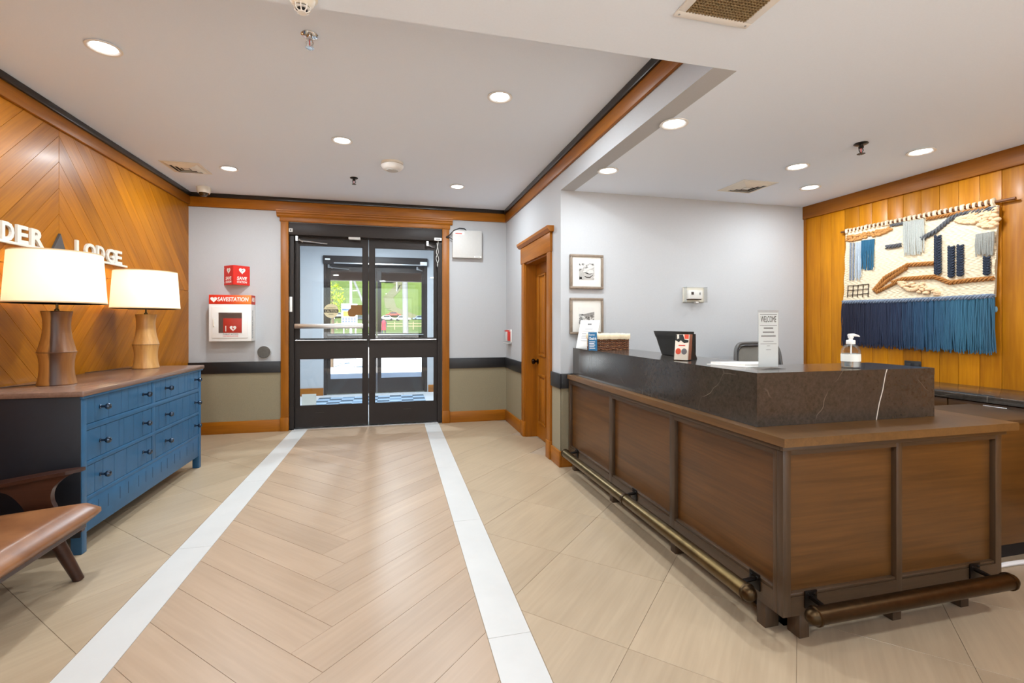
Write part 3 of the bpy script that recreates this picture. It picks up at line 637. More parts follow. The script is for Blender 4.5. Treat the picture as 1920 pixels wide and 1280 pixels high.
# thermostat under a clear guard on the wall behind the desk
t = thing('thermostat', 'white thermostat inside a clear guard on the wall above the desk', 'thermostat', (2.62, YD, 1.39))
x0, _, z1 = onY(1282, 538, YD-.02); x1, _, z0 = onY(1321, 567, YD-.02)
box('back_plate', x0, x1, YD-.008, YD, z0, z1, CREAM, t, .002)
box('body', x0+.03, x1-.035, YD-.045, YD-.008, z0+.03, z1-.028, WHITEP, t, .006)
box('display', x0+.06, x0+.085, YD-.0465, YD-.0448, (z0+z1)/2+.0, (z0+z1)/2+.024, INK, t); box('button', x1-.07, x1-.06, YD-.0475, YD-.0448, (z0+z1)/2, (z0+z1)/2+.02, INKG, t)
box('lower_vent', x0+.035, x1-.04, YD-.03, YD-.008, z0+.022, z0+.03, INK, t)
fm = MB()
for b in ((x0, x1, z0, z0+.006), (x0, x1, z1-.006, z1), (x0, x0+.006, z0, z1), (x1-.006, x1, z0, z1)): fm.box(b[0], b[1], YD-.062, YD-.008, b[2], b[3])
fm.build('guard', ACRY, t); box('guard_front', x0+.006, x1-.006, YD-.062, YD-.058, z0+.006, z1-.006, ACRY, t)
box('lock', (x0+x1)/2-.012, (x0+x1)/2+.012, YD-.066, YD-.03, z0-.008, z0+.004, GREYBOX, t)
# framed prints
def frame(px0, py0, px1, py1, label, pic):
    x0, _, z1 = onY(px0, py0, YD-.02); x1, _, z0 = onY(px1, py1, YD-.02)
    t = thing('picture_frame', label, 'picture', ((x0+x1)/2, YD, z0))
    fw = .02; fm = MB()
    for a in ((x0, x1, z0, z0+fw), (x0, x1, z1-fw, z1), (x0, x0+fw, z0+fw, z1-fw), (x1-fw, x1, z0+fw, z1-fw)): fm.box(a[0], a[1], YD-.03, YD, a[2], a[3], .004)
    fm.build('frame', plain('frame_wood', C(128,112,96), .5, var=.15, scale=30), t, True)
    box('mat_board', x0+fw-.002, x1-fw+.002, YD-.016, YD-.012, z0+fw-.002, z1-fw+.002, plain('mat_board', C(238,236,230), .8), t)
    Wd, Hd = x1-x0, z1-z0; a0, a1, b0, b1 = x0+Wd*.27, x0+Wd*.73, z0+Hd*.27, z0+Hd*.74
    pr = box('print', a0, a1, YD-.0175, YD-.0158, b0, b1, pic, t)
    box('glazing', x0+fw-.002, x1-fw+.002, YD-.022, YD-.0205, z0+fw-.002, z1-fw+.002, GLASS, t)
    return pr, a0, a1, b0, b1
def monoprint(name, sc, seed, hi):
    q = N(name); v = q.coords((0,0,0), (1,1,1)); ad = q.n('VectorMath', operation='ADD'); ad.inputs[1].default_value = (seed, 0, seed); q.l(v, ad.inputs[0])
    a = q.noise(ad.outputs[0], sc, 6, .65, .8); q.l(q.ramp(a, [(.36, C(30,30,30)), (.46, C(120,120,118)), (.54, C(210,208,204)), (.62, hi)]), q.b.inputs['Base Color']); q.set(rough=.6); return q.m
pr, a0, a1, b0, b1 = frame(1069, 476, 1131, 542, 'upper framed black and white print left of the desk', monoprint('print_dark', 26, 3, C(240,238,234)))
pw, pk = plain('print_light', C(226,224,220), .6), plain('print_black', C(36,36,36), .6)
fy = lambda u, v, d: (a0+(a1-a0)*u, YD-.0176-d, b0+(b1-b0)*v)
MB().prism([(.0, .5), (.2, .66), (.45, .62), (.85, .7), (1, .74), (.98, .2), (.85, .0), (.3, .0), (.1, .1), (0, .3)], fy, 0, .0004).build('print_shape', plain('print_grey', C(196,194,190), .6, var=.1, scale=80), pr)
for poly in ([(.04, .78), (.2, .9), (.3, .82), (.24, .66), (.1, .66)], [(.3, .62), (.52, .72), (.98, .86), (.98, .78), (.6, .6), (.42, .5)], [(.5, .5), (.7, .62), (.9, .6), (.96, .46), (.8, .36), (.6, .4)], [(.24, .5), (.4, .58), (.5, .48), (.36, .4)]):
    MB().prism(poly, fy, .0005, .0009).build('print_shape', pw, pr)
MB().prism([(.36, .24), (.5, .17), (.7, .17), (.92, .32), (.9, .27), (.72, .11), (.5, .11), (.36, .18)], fy, .001, .0013).build('print_shape', pk, pr); MB().prism([(.28, .46), (.5, .44), (.66, .36), (.9, .42), (.7, .32), (.5, .36)], fy, .001, .0013).build('print_shape', pk, pr)
MB().prism([(.02, .02), (.18, .02), (.18, .16), (.02, .16)], fy, .001, .0012).build('print_shape', pk, pr)
pr, a0, a1, b0, b1 = frame(1069, 558, 1131, 626, 'lower framed black and white print behind the white sheet', monoprint('print_pale', 34, 9, C(236,234,230)))
fy2 = lambda u, v, d: (a0+(a1-a0)*u, YD-.0176-d, b0+(b1-b0)*v)
MB().prism([(0, .62), (.3, .6), (1, .74), (1, 1), (0, 1)], fy2, 0, .0004).build('print_shape', plain('print_sky', C(234,232,228), .6), pr); MB().prism([(.3, .6), (1, .74), (1, .56), (.34, .44)], fy2, .0005, .0008).build('print_shape', plain('print_roof', C(150,150,148), .6, var=.2, scale=90), pr)
# ================================================================== WALL SIGN ON THE PLANKS
xs = XL+.001
t = thing('wall_sign', 'raised white letters with a grey mountain peak on the plank wall', 'sign', (xs, 3.85, 1.66))
q = lambda x, y: (x/3.369, y/3.369+120)
def ly(zx, zy): return onX(*q(zx, zy), XL+.02)
LETW = plain('letter_white', C(222,216,204), .5)
zb, ztop = 1.668, 1.775
b0 = ly(-260, 1100)[1]
box('ledge', xs, xs+.024, b0, ly(245, 1100)[1]+.01, zb-.016, zb, LETW, t, .002); box('ledge', xs, xs+.024, ly(470, 1200)[1], ly(802, 1272)[1], zb-.016, zb, LETW, t, .002)
for ch, a, b in (('D', 22, 104), ('E', 118, 192), ('R', 206, 292), ('L', 490, 536), ('O', 546, 616), ('D', 622, 672), ('G', 682, 742), ('E', 732, 780)):
    y0, y1 = ly(a, 1080)[1], ly(b, 1080)[1]
    if ch == 'G': y1 -= .012
    text('letter', ch, (xs, y0, zb), y1-y0-.006, ztop-zb, LETW, t, M=MLEFT, depth=.014, bold=.03)
y0, y1, ym = ly(340, 1150)[1], ly(425, 1150)[1], ly(390, 1075)[1]
PEAK = plain('peak_grey', C(74,72,72), .5)
MB().prism([(y0, zb), (y1, zb), (ym, ztop+.012)], lambda u, v, w: (xs+w, u, v), 0, .014).build('peak', PEAK, t)

# ================================================================== BLUE DRESSER
FX, DY0, DY1, ZT = -1.575, 2.925, 4.487, .85
BLUE = plain('dresser_blue', C(36,86,122), .42, var=.1, scale=14); BLUE_SHADED = plain('dresser_blue_shaded', C(18,23,32), .5, var=.12, scale=20); GROOVE = plain('dresser_groove', C(24,44,66), .6)
TOPW = wood('dresser_top', C(98,74,62), C(136,106,90), axis=1, rough=.22, across=22, varc=0)
t = thing('dresser', 'blue wooden dresser with beaded drawers and a brown top against the plank wall', 'dresser', ((FX-2.115)/2, (DY0+DY1)/2, 0))
box('side_panel', -2.06, FX-.004, DY0-.004, DY0+.022, .09, ZT-.03, BLUE_SHADED, t, .002); box('side_panel', -2.06, FX-.05, DY1-.022, DY1-.006, .09, ZT-.03, BLUE, t, .002)  # near end panel: its shade is painted in as a near-black blue
box('back_panel', -2.11, -2.1, DY0+.02, DY1-.02, .1, ZT-.03, BLUE_SHADED, t)
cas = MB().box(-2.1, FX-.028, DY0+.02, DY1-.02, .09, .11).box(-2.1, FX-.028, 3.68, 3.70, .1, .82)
cas.build('carcass', BLUE_SHADED, t)
for a in (DY0, DY1-.042): box('corner_post', FX-.05, FX, a, a+.042, 0, ZT-.03, BLUE, t, .003)
for a in (DY0, DY1-.04): box('rear_post', -2.11, -2.06, a, a+.04, 0, ZT-.03, BLUE_SHADED, t, .003)
box('center_stile', FX-.03, FX-.0035, 3.668, 3.715, .27, ZT-.03, BLUE, t, .002)
rows = [(.665, .812), (.47, .634), (.284, .446)]
for z0, z1 in ((.812, ZT-.03), (.634, .665), (.446, .47), (.262, .284)): box('face_rail', FX-.03, FX-.002, DY0+.042, DY1-.042, z0, z1, BLUE, t, .002)
def beadboard(y0, y1, z0, z1, nm, par, x, grooves, zs=None):
    """board with V grooves cut into its front"""
    gs = sorted(g for g in grooves if y0+.012 < g < y1-.012); pts = [(y0, x)]
    for g in gs: pts += [(g-.003, x), (g, x-.005), (g+.003, x)]
    pts += [(y1, x), (y1, x-.018), (y0, x-.018)]
    # strips between profile points
    mb = MB(); front = pts[:-2]
    for i in range(len(front)-1):
        (ya, xa), (yb, xb) = front[i], front[i+1]; mb.add([(xa, ya, z0), (xb, yb, z0), (xb, yb, z1), (xa, ya, z1)], [(0, 1, 2, 3)])
    n = len(pts); vs = [(p[1], p[0], z0) for p in pts]+[(p[1], p[0], z1) for p in pts]; mb.add(vs, [tuple(range(n)), tuple(range(n, 2*n)), (n-3, n-2, 2*n-2, 2*n-3), (n-2, n-1, 2*n-1, 2*n-2), (n-1, 0, n, 2*n-1)])
    return mb.build(nm, BLUE, par)
KNOB = plain('knob_blue_steel', C(70,82,98), .2, .9)
RG = random.Random(3)
for ci, (y0, y1, kn) in enumerate(((DY0+.045, 3.665, (3.095, 3.555)), (3.718, DY1-.045, (3.865, 4.375)))):
    for ri, (z0, z1) in enumerate(rows):
        y = y0; gr = []
        while y < y1: y += RG.choice((.05, .075, .11, .11, .13)); gr.append(y)
        dw = beadboard(y0+.003, y1-.003, z0+.003, z1-.003, 'drawer', t, FX-.006, gr)
        for k in kn:
            MB().lathe([(0, 0), (.011, 0), (.011, .003), (.0065, .006), (.0065, .022), (.015, .03), (.018, .04), (.013, .049), (0, .052)], (FX-.006, k, (z0+z1)/2+.002), 18, Matrix.Rotation(pi/2, 3, 'Y')).build('knob', KNOB, dw, True)
# plinth board with short grooves
pb = box('plinth_board', FX-.03, FX-.004, DY0+.042, DY1-.042, .10, .262, BLUE, t, .002)
y = DY0+.09
while y < DY1-.08:
    box('groove', FX-.006, FX-.0032, y, y+.003, .165, .235, GROOVE, pb); y += RG.choice((.06, .09, .12))
tp = MB().box(-2.115, FX+.02, DY0-.022, DY1+.022, ZT-.03, ZT, .008).build('top', TOPW, t, True)
box('top_moulding', FX-.004, FX+.012, DY0-.012, DY1+.012, ZT-.042, ZT-.029, BLUE, t, .004)

# ================================================================== TABLE LAMPS
q = N('lamp_shade_linen'); q.t.nodes.remove(q.b); df = q.n('BsdfDiffuse'); df.inputs[0].default_value = C(244,240,230); tl = q.n('BsdfTranslucent'); tl.inputs[0].default_value = C(250,242,224)
mx = q.n('MixShader'); mx.inputs[0].default_value = .5; q.l(df.outputs[0], mx.inputs[1]); q.l(tl.outputs[0], mx.inputs[2]); q.l(mx.outputs[0], q.out.inputs[0]); SHADE = q.m
def lampwood(name, a, b, c, pos):
    q = N(name); v = q.coords((0,0,0), (1,1,1)); sp = q.n('SeparateXYZ'); q.l(v, sp.inputs[0])
    nz = q.noise(q.coords((0,0,0), (14,14,1.2)), 1, 3, .6); nf = q.noise(q.coords((0,0,0), (60,60,2.4)), 1, 3, .6)
    m1 = q.n('Math', operation='MULTIPLY_ADD'); q.l(sp.outputs[0], m1.inputs[0]); m1.inputs[1].default_value = 3.4; q.l(sp.outputs[1], m1.inputs[2])
    m2 = q.n('Math', operation='MULTIPLY_ADD'); q.l(nz, m2.inputs[0]); m2.inputs[1].default_value = .18; q.l(m1.outputs[0], m2.inputs[2])
    m3 = q.n('Math', operation='ADD'); q.l(m2.outputs[0], m3.inputs[0]); m3.inputs[1].default_value = .5-.09
    base = q.ramp(m3.outputs[0], pos); base = q.mix(.45, base, q.ramp(nf, [(.35, a), (.65, b)]), 'MULTIPLY')
    q.l(base, q.b.inputs['Base Color']); q.set(rough=.34); return q.m
LW1 = lampwood('lamp_wood_streaked', C(190,150,110), C(255,240,220), 0, [(.28, C(170,118,60)), (.44, C(190,138,74)), (.475, C(66,38,20)), (.56, C(84,50,26)), (.62, C(120,78,42)), (.7, C(150,102,56)), (.9, C(176,126,72))])
LW2 = lampwood('lamp_wood_pale', C(205,170,130), C(255,244,226), 0, [(.2, C(206,158,92)), (.45, C(186,134,72)), (.6, C(214,168,102)), (.9, C(194,144,82))])
def lamp(x, y, label, m, cord):
    t = thing('table_lamp', label, 'lamp', (x, y, ZT), 'pair of table lamps on the blue dresser'); z = ZT
    MB().lathe([(0, 0), (.084, 0), (.087, .004), (.084, .02), (.078, .05), (.0745, .09), (.0755, .13), (.080, .16), (.0855, .181), (.0868, .185)], (x, y, z), 40).build('lower_body', m, t, True)
    MB().lathe([(.0868, .185), (.085, .19), (.076, .225), (.067, .265), (.061, .31), (.0595, .345), (.062, .38), (.067, .41), (.069, .416), (.067, .42), (0, .42)], (x, y, z), 40).build('upper_body', m, t, True)
    MB().lathe([(.0862, .1835), (.0872, .1845), (.0872, .1865), (.0862, .1875)], (x, y, z), 40).build('seam_ring', plain('lamp_seam', C(96,60,34), .5), t)
    MB().lathe([(.012, .42), (.012, .43), (.006, .434), (.006, .50), (.014, .505), (.014, .56)], (x, y, z), 16).build('stem', BRASS, t, True)
    MB().ball((x, y, z+.60), .028, .028, .04, 16, 10).build('bulb', emit('bulb_glow', (1, .82, .58, 1), 6), t, True)
    zb, zt, rb, rt = z+.465, z+.752, .222, .203
    MB().lathe([(rb, zb), (rt, zt), (rt-.002, zt), (rb-.002, zb), (rb, zb)], (x, y, 0), 56).build('shade', SHADE, t, True)
    MB().lathe([(rb+.001, zb-.002), (rb+.001, zb+.005), (rb-.003, zb+.005), (rb-.003, zb-.002), (rb+.001, zb-.002)], (x, y, 0), 56).build('shade_rim', plain('rim_tan', C(206,178,140), .6), t, True); MB().lathe([(rt+.001, zt-.004), (rt+.001, zt+.002), (rt-.003, zt+.002), (rt-.003, zt-.004), (rt+.001, zt-.004)], (x, y, 0), 56).build('shade_rim', MATS['rim_tan'], t, True)
    sp = MB()
    for k in range(3): a = k*2*pi/3+.4; sp.tube([(x+.012*math.cos(a), y+.012*math.sin(a), z+.555), (x+rb*.97*math.cos(a), y+rb*.97*math.sin(a), zb+.01)], .0018, 6)
    sp.build('spider', BRASS, t)
    MB().tube(cord, .0028, 6).build('cord', plain('cord_brown', C(58,38,26), .6), t, True)
    ld = bpy.data.lights.new('bulb', 'POINT'); ld.energy = LAMP_W; ld.color = (1, .93, .82); ld.shadow_soft_size = .045
    lo = bpy.data.objects.new('light_source', ld); COL.objects.link(lo); lo.parent = t; lo.location = (0, 0, .63)
z = ZT+.004
lamp(-1.878, 3.265, 'nearer table lamp with a dark streaked wooden base', LW1, [(-1.955, 3.28, z), (-2.0, 3.22, z), (-2.06, 3.14, z), (-2.1, 3.05, z), (-2.11, 3.0, z)])
lamp(-1.888, 4.29, 'farther table lamp with a pale wooden base', LW2, [(-1.965, 4.27, z), (-2.02, 4.2, z), (-2.06, 4.1, z), (-2.09, 4.02, z), (-2.1, 3.97, z), (-2.108, 3.95, z-.0)])

# ================================================================== LEATHER CHAIR at the left edge
cw = wood('chair_walnut', C(38,20,13), C(72,40,27), axis=0, rough=.3, across=30, varc=.04)
q = N('tan_leather'); v = q.coords(); n1 = q.noise(v, 4, 4, .6); n2 = q.noise(v, 130, 3, .6)
q.l(q.ramp(n1, [(.3, C(112,70,42)), (.7, C(156,106,66))]), q.b.inputs['Base Color']); q.set(rough=.34); q.bump(n2, .12, .002); LEATH = q.m
cx, cy = -1.77, 2.32
t = thing('lounge_chair', 'low tan leather lounge chair with dark wooden paddle arms', 'chair', (cx, cy, 0))
def soft(fn, n=14, m=12):
    return MB().grid(n, m, fn)
SX0, SX1, SY0, SY1 = -2.05, -1.40, 1.94, 2.70
def cushion(x0, x1, y0, y1, zt0, zt1, th, crown, nm):
    """seat pad: top height runs zt0 (rear) to zt1 (front)"""
    mb = MB(); n, m = 36, 30
    def prof(u): return max(0., 1-abs(2*u-1)**9)
    top = lambda u, v: (x0+(x1-x0)*u, y0+(y1-y0)*v, zt0+(zt1-zt0)*u - .036*(1-min(prof(u), prof(v))**.5) + crown*math.sin(pi*u)*math.sin(pi*v))
    bot = lambda u, v: (x0+(x1-x0)*u, y0+(y1-y0)*v, zt0+(zt1-zt0)*u - th + .025*(1-min(prof(u), prof(v))**.5))
    mb.grid(n, m, top); mb.grid(n, m, bot)
    side = []
    for i in range(n): side.append(((i/n, 0), ((i+1)/n, 0)))
    for i in range(m): side.append(((1, i/m), (1, (i+1)/m)))
    for i in range(n): side.append((((n-i)/n, 1), ((n-i-1)/n, 1)))
    for i in range(m): side.append(((0, (m-i)/m), (0, (m-i-1)/m)))
    bul = .026
    for a, b in side:
        ps = []
        for uv in (a, b):
            pt, pbm = Vector(top(*uv)), Vector(bot(*uv)); mid = (pt+pbm)/2; out = Vector((uv[0]-.5, uv[1]-.5, 0)); 
            o = Vector(((1 if uv[0] >= 1 else -1 if uv[0] <= 0 else 0), (1 if uv[1] >= 1 else -1 if uv[1] <= 0 else 0), 0)).normalized()*bul
            ps.append((pt, pt*.7+pbm*.3+o*.9, pt*.35+pbm*.65+o*.95, pbm))
        for k in range(3): mb.add([ps[0][k], ps[1][k], ps[1][k+1], ps[0][k+1]], [(0, 1, 2, 3)])
    o = mb.build(nm, LEATH, t)
    bm = bmesh.new(); bm.from_mesh(o.data); bmesh.ops.remove_doubles(bm, verts=bm.verts[:], dist=.0006); bmesh.ops.recalc_face_normals(bm, faces=bm.faces[:]); bm.to_mesh(o.data); bm.free()
    for p in o.data.polygons: p.use_smooth = True
    return o
cushion(SX0, SX1, SY0, SY1, .30, .362, .115, .016, 'seat_cushion')
fr = MB()
for y in (SY0+.04, SY1-.065): fr.add([(SX0, y, .14), (SX1-.02, y, .225), (SX1-.02, y+.025, .225), (SX0, y+.025, .14), (SX0, y, .195), (SX1-.02, y, .262), (SX1-.02, y+.025, .262), (SX0, y+.025, .195)], [(0,3,2,1),(4,5,6,7),(0,1,5,4),(1,2,6,5),(2,3,7,6),(3,0,4,7)])
fr.box(SX1-.05, SX1-.018, SY0+.02, SY1-.03, .235, .262, .004)
fr.build('seat_frame', cw, t)
def leg(top, foot, nm='leg'): MB().tube([top, foot], [.03, .021], 10).build(nm, cw, t, True)
leg((-1.52, 2.60, .255), (-1.435, 2.645, 0)); leg((-1.52, 2.04, .255), (-1.435, 1.995, 0)); leg((-1.98, 2.60, .2), (-2.07, 2.645, 0)); leg((-1.98, 2.04, .2), (-2.07, 1.995, 0))
# backrest, leaning
bk = MB()
def back(u, v, s): 
    x = SX0+.02-.0*u - .26*v; y = SY0+.04+(SY1-SY0-.08)*u; z = .30+.42*v; th = .05*(1-abs(2*u-1)**5)*(1-abs(2*v-1)**5)+.012
    return (max(x, XL+.03)+s*th, y, z)
bk.grid(12, 10, lambda u, v: back(u, v, 1)); bk.grid(12, 10, lambda u, v: back(u, v, -.2))
bo = bk.build('back_cushion', LEATH, t, 'all')
# paddle arms on flaring uprights
for s, y in ((1, 2.735), (-1, 1.905)):
    pts = [(-2.05, .430, .05), (-1.9, .440, .055), (-1.75, .462, .055), (-1.62, .482, .05), (-1.52, .494, .035), (-1.463, .502, .012)]
    mb = MB(); n = len(pts)
    vs = []
    for x, zz, hw in pts: vs += [(x, y-hw, zz), (x, y+hw, zz), (x, y+hw, zz-.016), (x, y-hw, zz-.016)]
    fs = [(0, 1, 2, 3), (4*(n-1)+3, 4*(n-1)+2, 4*(n-1)+1, 4*(n-1))]
    for i in range(n-1):
        for k in range(4): fs.append((4*i+k, 4*i+(k+1) % 4, 4*(i+1)+(k+1) % 4, 4*(i+1)+k))
    arm = mb.add(vs, fs).build('arm', cw, t)
    fp = [(-1.505, .482), (-1.545, .455), (-1.578, .42), (-1.59, .385), (-1.588, .35), (-1.575, .315), (-1.56, .24), (-1.66, .23), (-1.70, .33), (-1.76, .40), (-1.86, .44), (-1.75, .458), (-1.62, .476)]
    n_ = len(fp); fq = []
    for i in range(n_):
        p0, p1, p2, p3 = (fp[(i+k-1) % n_] for k in range(4))
        for s_ in range(4):
            q_ = s_/4; fq.append(tuple(.5*(2*p1[c]+(p2[c]-p0[c])*q_+(2*p0[c]-5*p1[c]+4*p2[c]-p3[c])*q_*q_+(3*p1[c]-p0[c]-3*p2[c]+p3[c])*q_**3) for c in (0, 1)))
    MB().prism(fq, lambda u, v, w: (u, y-.014+w, v), 0, .028).build('arm_upright', cw, t, True)
# ================================================================== RECEPTION DESK
BX, BY, BXR, BYF, ZD0, ZD1 = 1.41, 1.48, 2.54, 3.735, .097, .744
t = thing('reception_desk', 'brown panelled wooden reception desk with a ledge at right', 'desk', (1.9, 2.5, 0))
RD = .03
# carcass behind the panels (L shaped) and worktop inside
MB().box(BX+RD+.014, BX+.36, BY+RD+.014, BYF, ZD0, ZD1-.02).box(BX+.36, BXR-.03, BY+RD+.014, BY+.42, ZD0, ZD1-.02).build('carcass', plain('desk_carcass', C(58,40,28), .6), t)
# left face
ysl = [(BYF, 3.70), (2.964, 2.918), (2.236, 2.190), (1.53, BY+RD)]
for a, b in ysl: box('stile', BX, BX+RD, b, a, ZD0, ZD1-.022, DF_Z, t, .002)
box('rail', BX+.0005, BX+RD, BY+RD, BYF, ZD1-.045, ZD1-.0225, DF_Y, t); box('rail', BX+.0005, BX+RD, BY+RD, BYF, ZD0, .176, DF_Y, t)
for (a0, a1), (b0, b1) in zip(ysl, ysl[1:]):
    box('panel', BX+RD-.008, BX+RD+.012, b0-.004, a1+.004, .17, ZD1-.03, DK_Y, t)
    box('bead', BX+.004, BX+RD, b0, a1, .176, .188, DF_Y, t, .003)
# front face
xsl = [(BX, 1.446), (1.957, 1.987), (2.505, BXR)]
for a, b in xsl: box('stile', a, b, BY, BY+RD, ZD0, ZD1-.022, DF_Z, t, .002)
box('rail', BX+.002, BXR, BY+.0005, BY+RD, ZD1-.04, ZD1-.0225, DF_X, t); box('rail', BX+.002, BXR, BY+.0005, BY+RD, ZD0, .168, DF_X, t)
for (a0, a1), (b0, b1) in zip(xsl, xsl[1:]):
    box('panel', a1-.004, b0+.004, BY+RD-.008, BY+RD+.012, .16, ZD1-.03, DK_X, t); box('bead', a1, b0, BY+.004, BY+RD, .168, .18, DF_X, t, .003)
box('end_panel', BXR-.03, BXR, BY+.03, BY+.44, ZD0, ZD1-.001, DF_Z, t, .002)
# ledge and inner worktop
L_ = lambda u, v, w: (u, v, w)
LX0, LX1, LY0 = 1.385, 2.588, 1.447
MB().prism([(LX0, LY0), (LX1, LY0), (LX1, LY0+.52), (LX0+.42, LY0+.52), (LX0+.42, 3.70), (LX0, 3.70)], L_, ZD1, .776).build('ledge', DL_Y, t)
box('ledge_moulding', BX-.012, BX+.002, BY+.0025, BYF-.03, ZD1-.02, ZD1, DF_Y, t, .003); box('ledge_moulding', BX-.012, BXR+.012, BY-.012, BY+.002, ZD1-.02, ZD1, DF_X, t, .003)
box('inner_worktop', 1.806, 2.45, 1.97, 3.70, .70, .73, DL_Y, t)
box('inner_leg', 2.40, 2.44, 3.60, 3.64, 0, .70, DF_Z, t); box('inner_leg', 2.40, 2.44, 2.0, 2.04, 0, .70, DF_Z, t)
# dark plinth set back, with block feet
MB().box(BX+.09, BX+.11, BY+.09, BYF, 0, ZD0).box(BX+.09, BXR-.1, BY+.09, BY+.11, 0, ZD0).build('toe_kick', plain('toe_kick_black', C(30,24,20), .7), t)
def foot(x0, x1, y0, y1): box('foot', x0, x1, y0, y1, 0, ZD0, DF_Z, t, .002)
foot(BX+.006, BX+.07, 1.575, 1.62); foot(BX+.006, BX+.07, 2.19, 2.235); foot(BX+.006, BX+.07, 2.92, 2.965); foot(BX+.006, BX+.07, 3.62, 3.665)
foot(1.495, 1.54, BY+.01, BY+.07); foot(1.95, 1.995, BY+.01, BY+.07); foot(2.32, 2.365, BY+.01, BY+.07)

# stone upstand and counter on the ledge
q = N('dark_marble'); v = q.coords((.2, .5, .6), (1, 1, 1)); n0 = q.noise(v, 2.2, 5, .6, .3)
vs_ = q.n('TexVoronoi', feature='DISTANCE_TO_EDGE'); vs_.inputs['Scale'].default_value = 2.4
wv = q.n('VectorMath', operation='MULTIPLY_ADD'); nn = q.n('TexNoise'); nn.inputs['Scale'].default_value = 2.6; nn.inputs['Detail'].default_value = 3; q.l(v, nn.inputs['Vector'])
wv.inputs[1].default_value = (.35, .35, .35); q.l(nn.outputs['Color'], wv.inputs[0]); q.l(v, wv.inputs[2]); q.l(wv.outputs[0], vs_.inputs['Vector'])
vein = q.ramp(vs_.outputs['Distance'], [(0, (1, 1, 1, 1)), (.003, (.4, .4, .4, 1)), (.0075, (0, 0, 0, 1))])
msk = q.ramp(q.noise(v, 3.1, 2, .5), [(.47, (0, 0, 0, 1)), (.64, (1, 1, 1, 1))])
fac = q.mix(1.0, vein, msk, 'MULTIPLY')
nf = q.noise(v, 60, 4, .7)
base = q.mix(.5, q.ramp(n0, [(.3, C(46,41,36)), (.7, C(66,59,53))]), q.ramp(nf, [(.3, C(38,33,29)), (.7, C(74,67,60))]))
q.l(q.mix(fac, base, C(150,138,124)), q.b.inputs['Base Color']); q.set(rough=.14, spec=.6); STONE = q.m
SX, SY, SXR, SZ0, SZ1 = 1.435, 1.64, 2.392, .7765, .997
st = thing('stone_counter', 'dark veined stone counter standing on the wooden desk ledge', 'counter', (1.9, 2.4, SZ0))
MB().prism([(SX, SY), (SXR, SY), (SXR, SY+.31), (SX+.37, SY+.31), (SX+.37, 3.70), (SX, 3.70)], L_, SZ1-.03, SZ1, .0).build('counter_top', STONE, st)
MB().prism([(SX+.0006, SY+.0006), (SXR-.0006, SY+.0006), (SXR-.0006, SY+.06), (SX+.06, SY+.06), (SX+.06, 3.70), (SX+.0006, 3.70)], L_, SZ0, SZ1-.03).build('upstand', STONE, st)
MB().box(SXR-.06, SXR-.0006, SY+.06, SY+.3, SZ0, SZ1-.03).build('return_panel', STONE, st)
MB().tube([(2.052, SY-.0012, SZ0), (2.068, SY-.0012, SZ0+.07), (2.088, SY-.0012, SZ0+.13), (2.104, SY-.0012, SZ0+.2), (2.112, SY-.0012, SZ1)], .0022, 6, True, .0012).build('pale_vein', plain('vein_quartz', C(222,208,190), .3), st)

# brass foot rails
def bracket(p, side):
    mb = MB(); x, y, z = p
    if side == 'left':
        mb.box(BX-.006, BX, y-.028, y+.028, z-.02, z+.045, .002); mb.tube([(BX-.003, y, z+.02), (x+.02, y, z+.015), (x, y, z)], .009, 8)
        for q in (-.016, .016): mb.lathe([(0, 0), (.006, 0), (.004, .004), (0, .005)], (BX-.006, y+q, z+.032), 8, Matrix.Rotation(-pi/2, 3, 'Y'))
    else:
        mb.box(x-.028, x+.028, BY-.006, BY, z-.02, z+.045, .002); mb.tube([(x, BY-.003, z+.02), (x, y+.02, z+.015), (x, y, z)], .009, 8)
        for q in (-.016, .016): mb.lathe([(0, 0), (.006, 0), (.004, .004), (0, .005)], (x+q, BY-.006, z+.032), 8, Matrix.Rotation(pi/2, 3, 'X'))
    return mb
def railing(a, b, r, brs, rings, side, label):
    a, b = Vector(a), Vector(b); d = (b-a).normalized()
    f = thing('foot_rail', label, 'foot rail', tuple((a+b)/2-Vector((0, 0, r))), 'brass foot rails of the reception desk')
    MB().tube([a, b], r, 24).build('tube', BRASS if side == 'left' else BRASSD, f, True)
    for e, s in ((a, -1), (b, 1)):
        M = d.to_track_quat('Z', 'Y').to_matrix() if s > 0 else (-d).to_track_quat('Z', 'Y').to_matrix()
        MB().lathe([(r*1.0, -.004), (r*1.12, -.002), (r*1.12, .006), (r*.98, .009), (r*.96, .016), (r*.84, .026), (r*.6, .035), (r*.3, .04), (0, .041)], tuple(e), 24, M).build('end_cap', BRASSD, f, True)
    for p in rings: 
        p = a+d*p; M = d.to_track_quat('Z', 'Y').to_matrix(); MB().lathe([(r*.98, -.012), (r*1.14, -.01), (r*1.14, .01), (r*.98, .012)], tuple(p), 24, M).build('collar', BRASSD, f, True)
    for p in brs: bracket(tuple(a+d*p), side).build('bracket', plain('bracket_black', C(34,28,24), .4, .8), f, True)
railing((1.33, 1.575, .155), (1.33, 3.60, .155), .031, [.045, 1.03, 1.97], [1.0], 'left', 'long brass foot rail along the lobby side of the desk')
railing((1.478, 1.40, .143), (2.44, 1.40, .143), .031, [.055, .9], [], 'front', 'short dark brass foot rail across the front of the desk')

# ================================================================== THINGS ON THE COUNTER
Z1 = SZ1
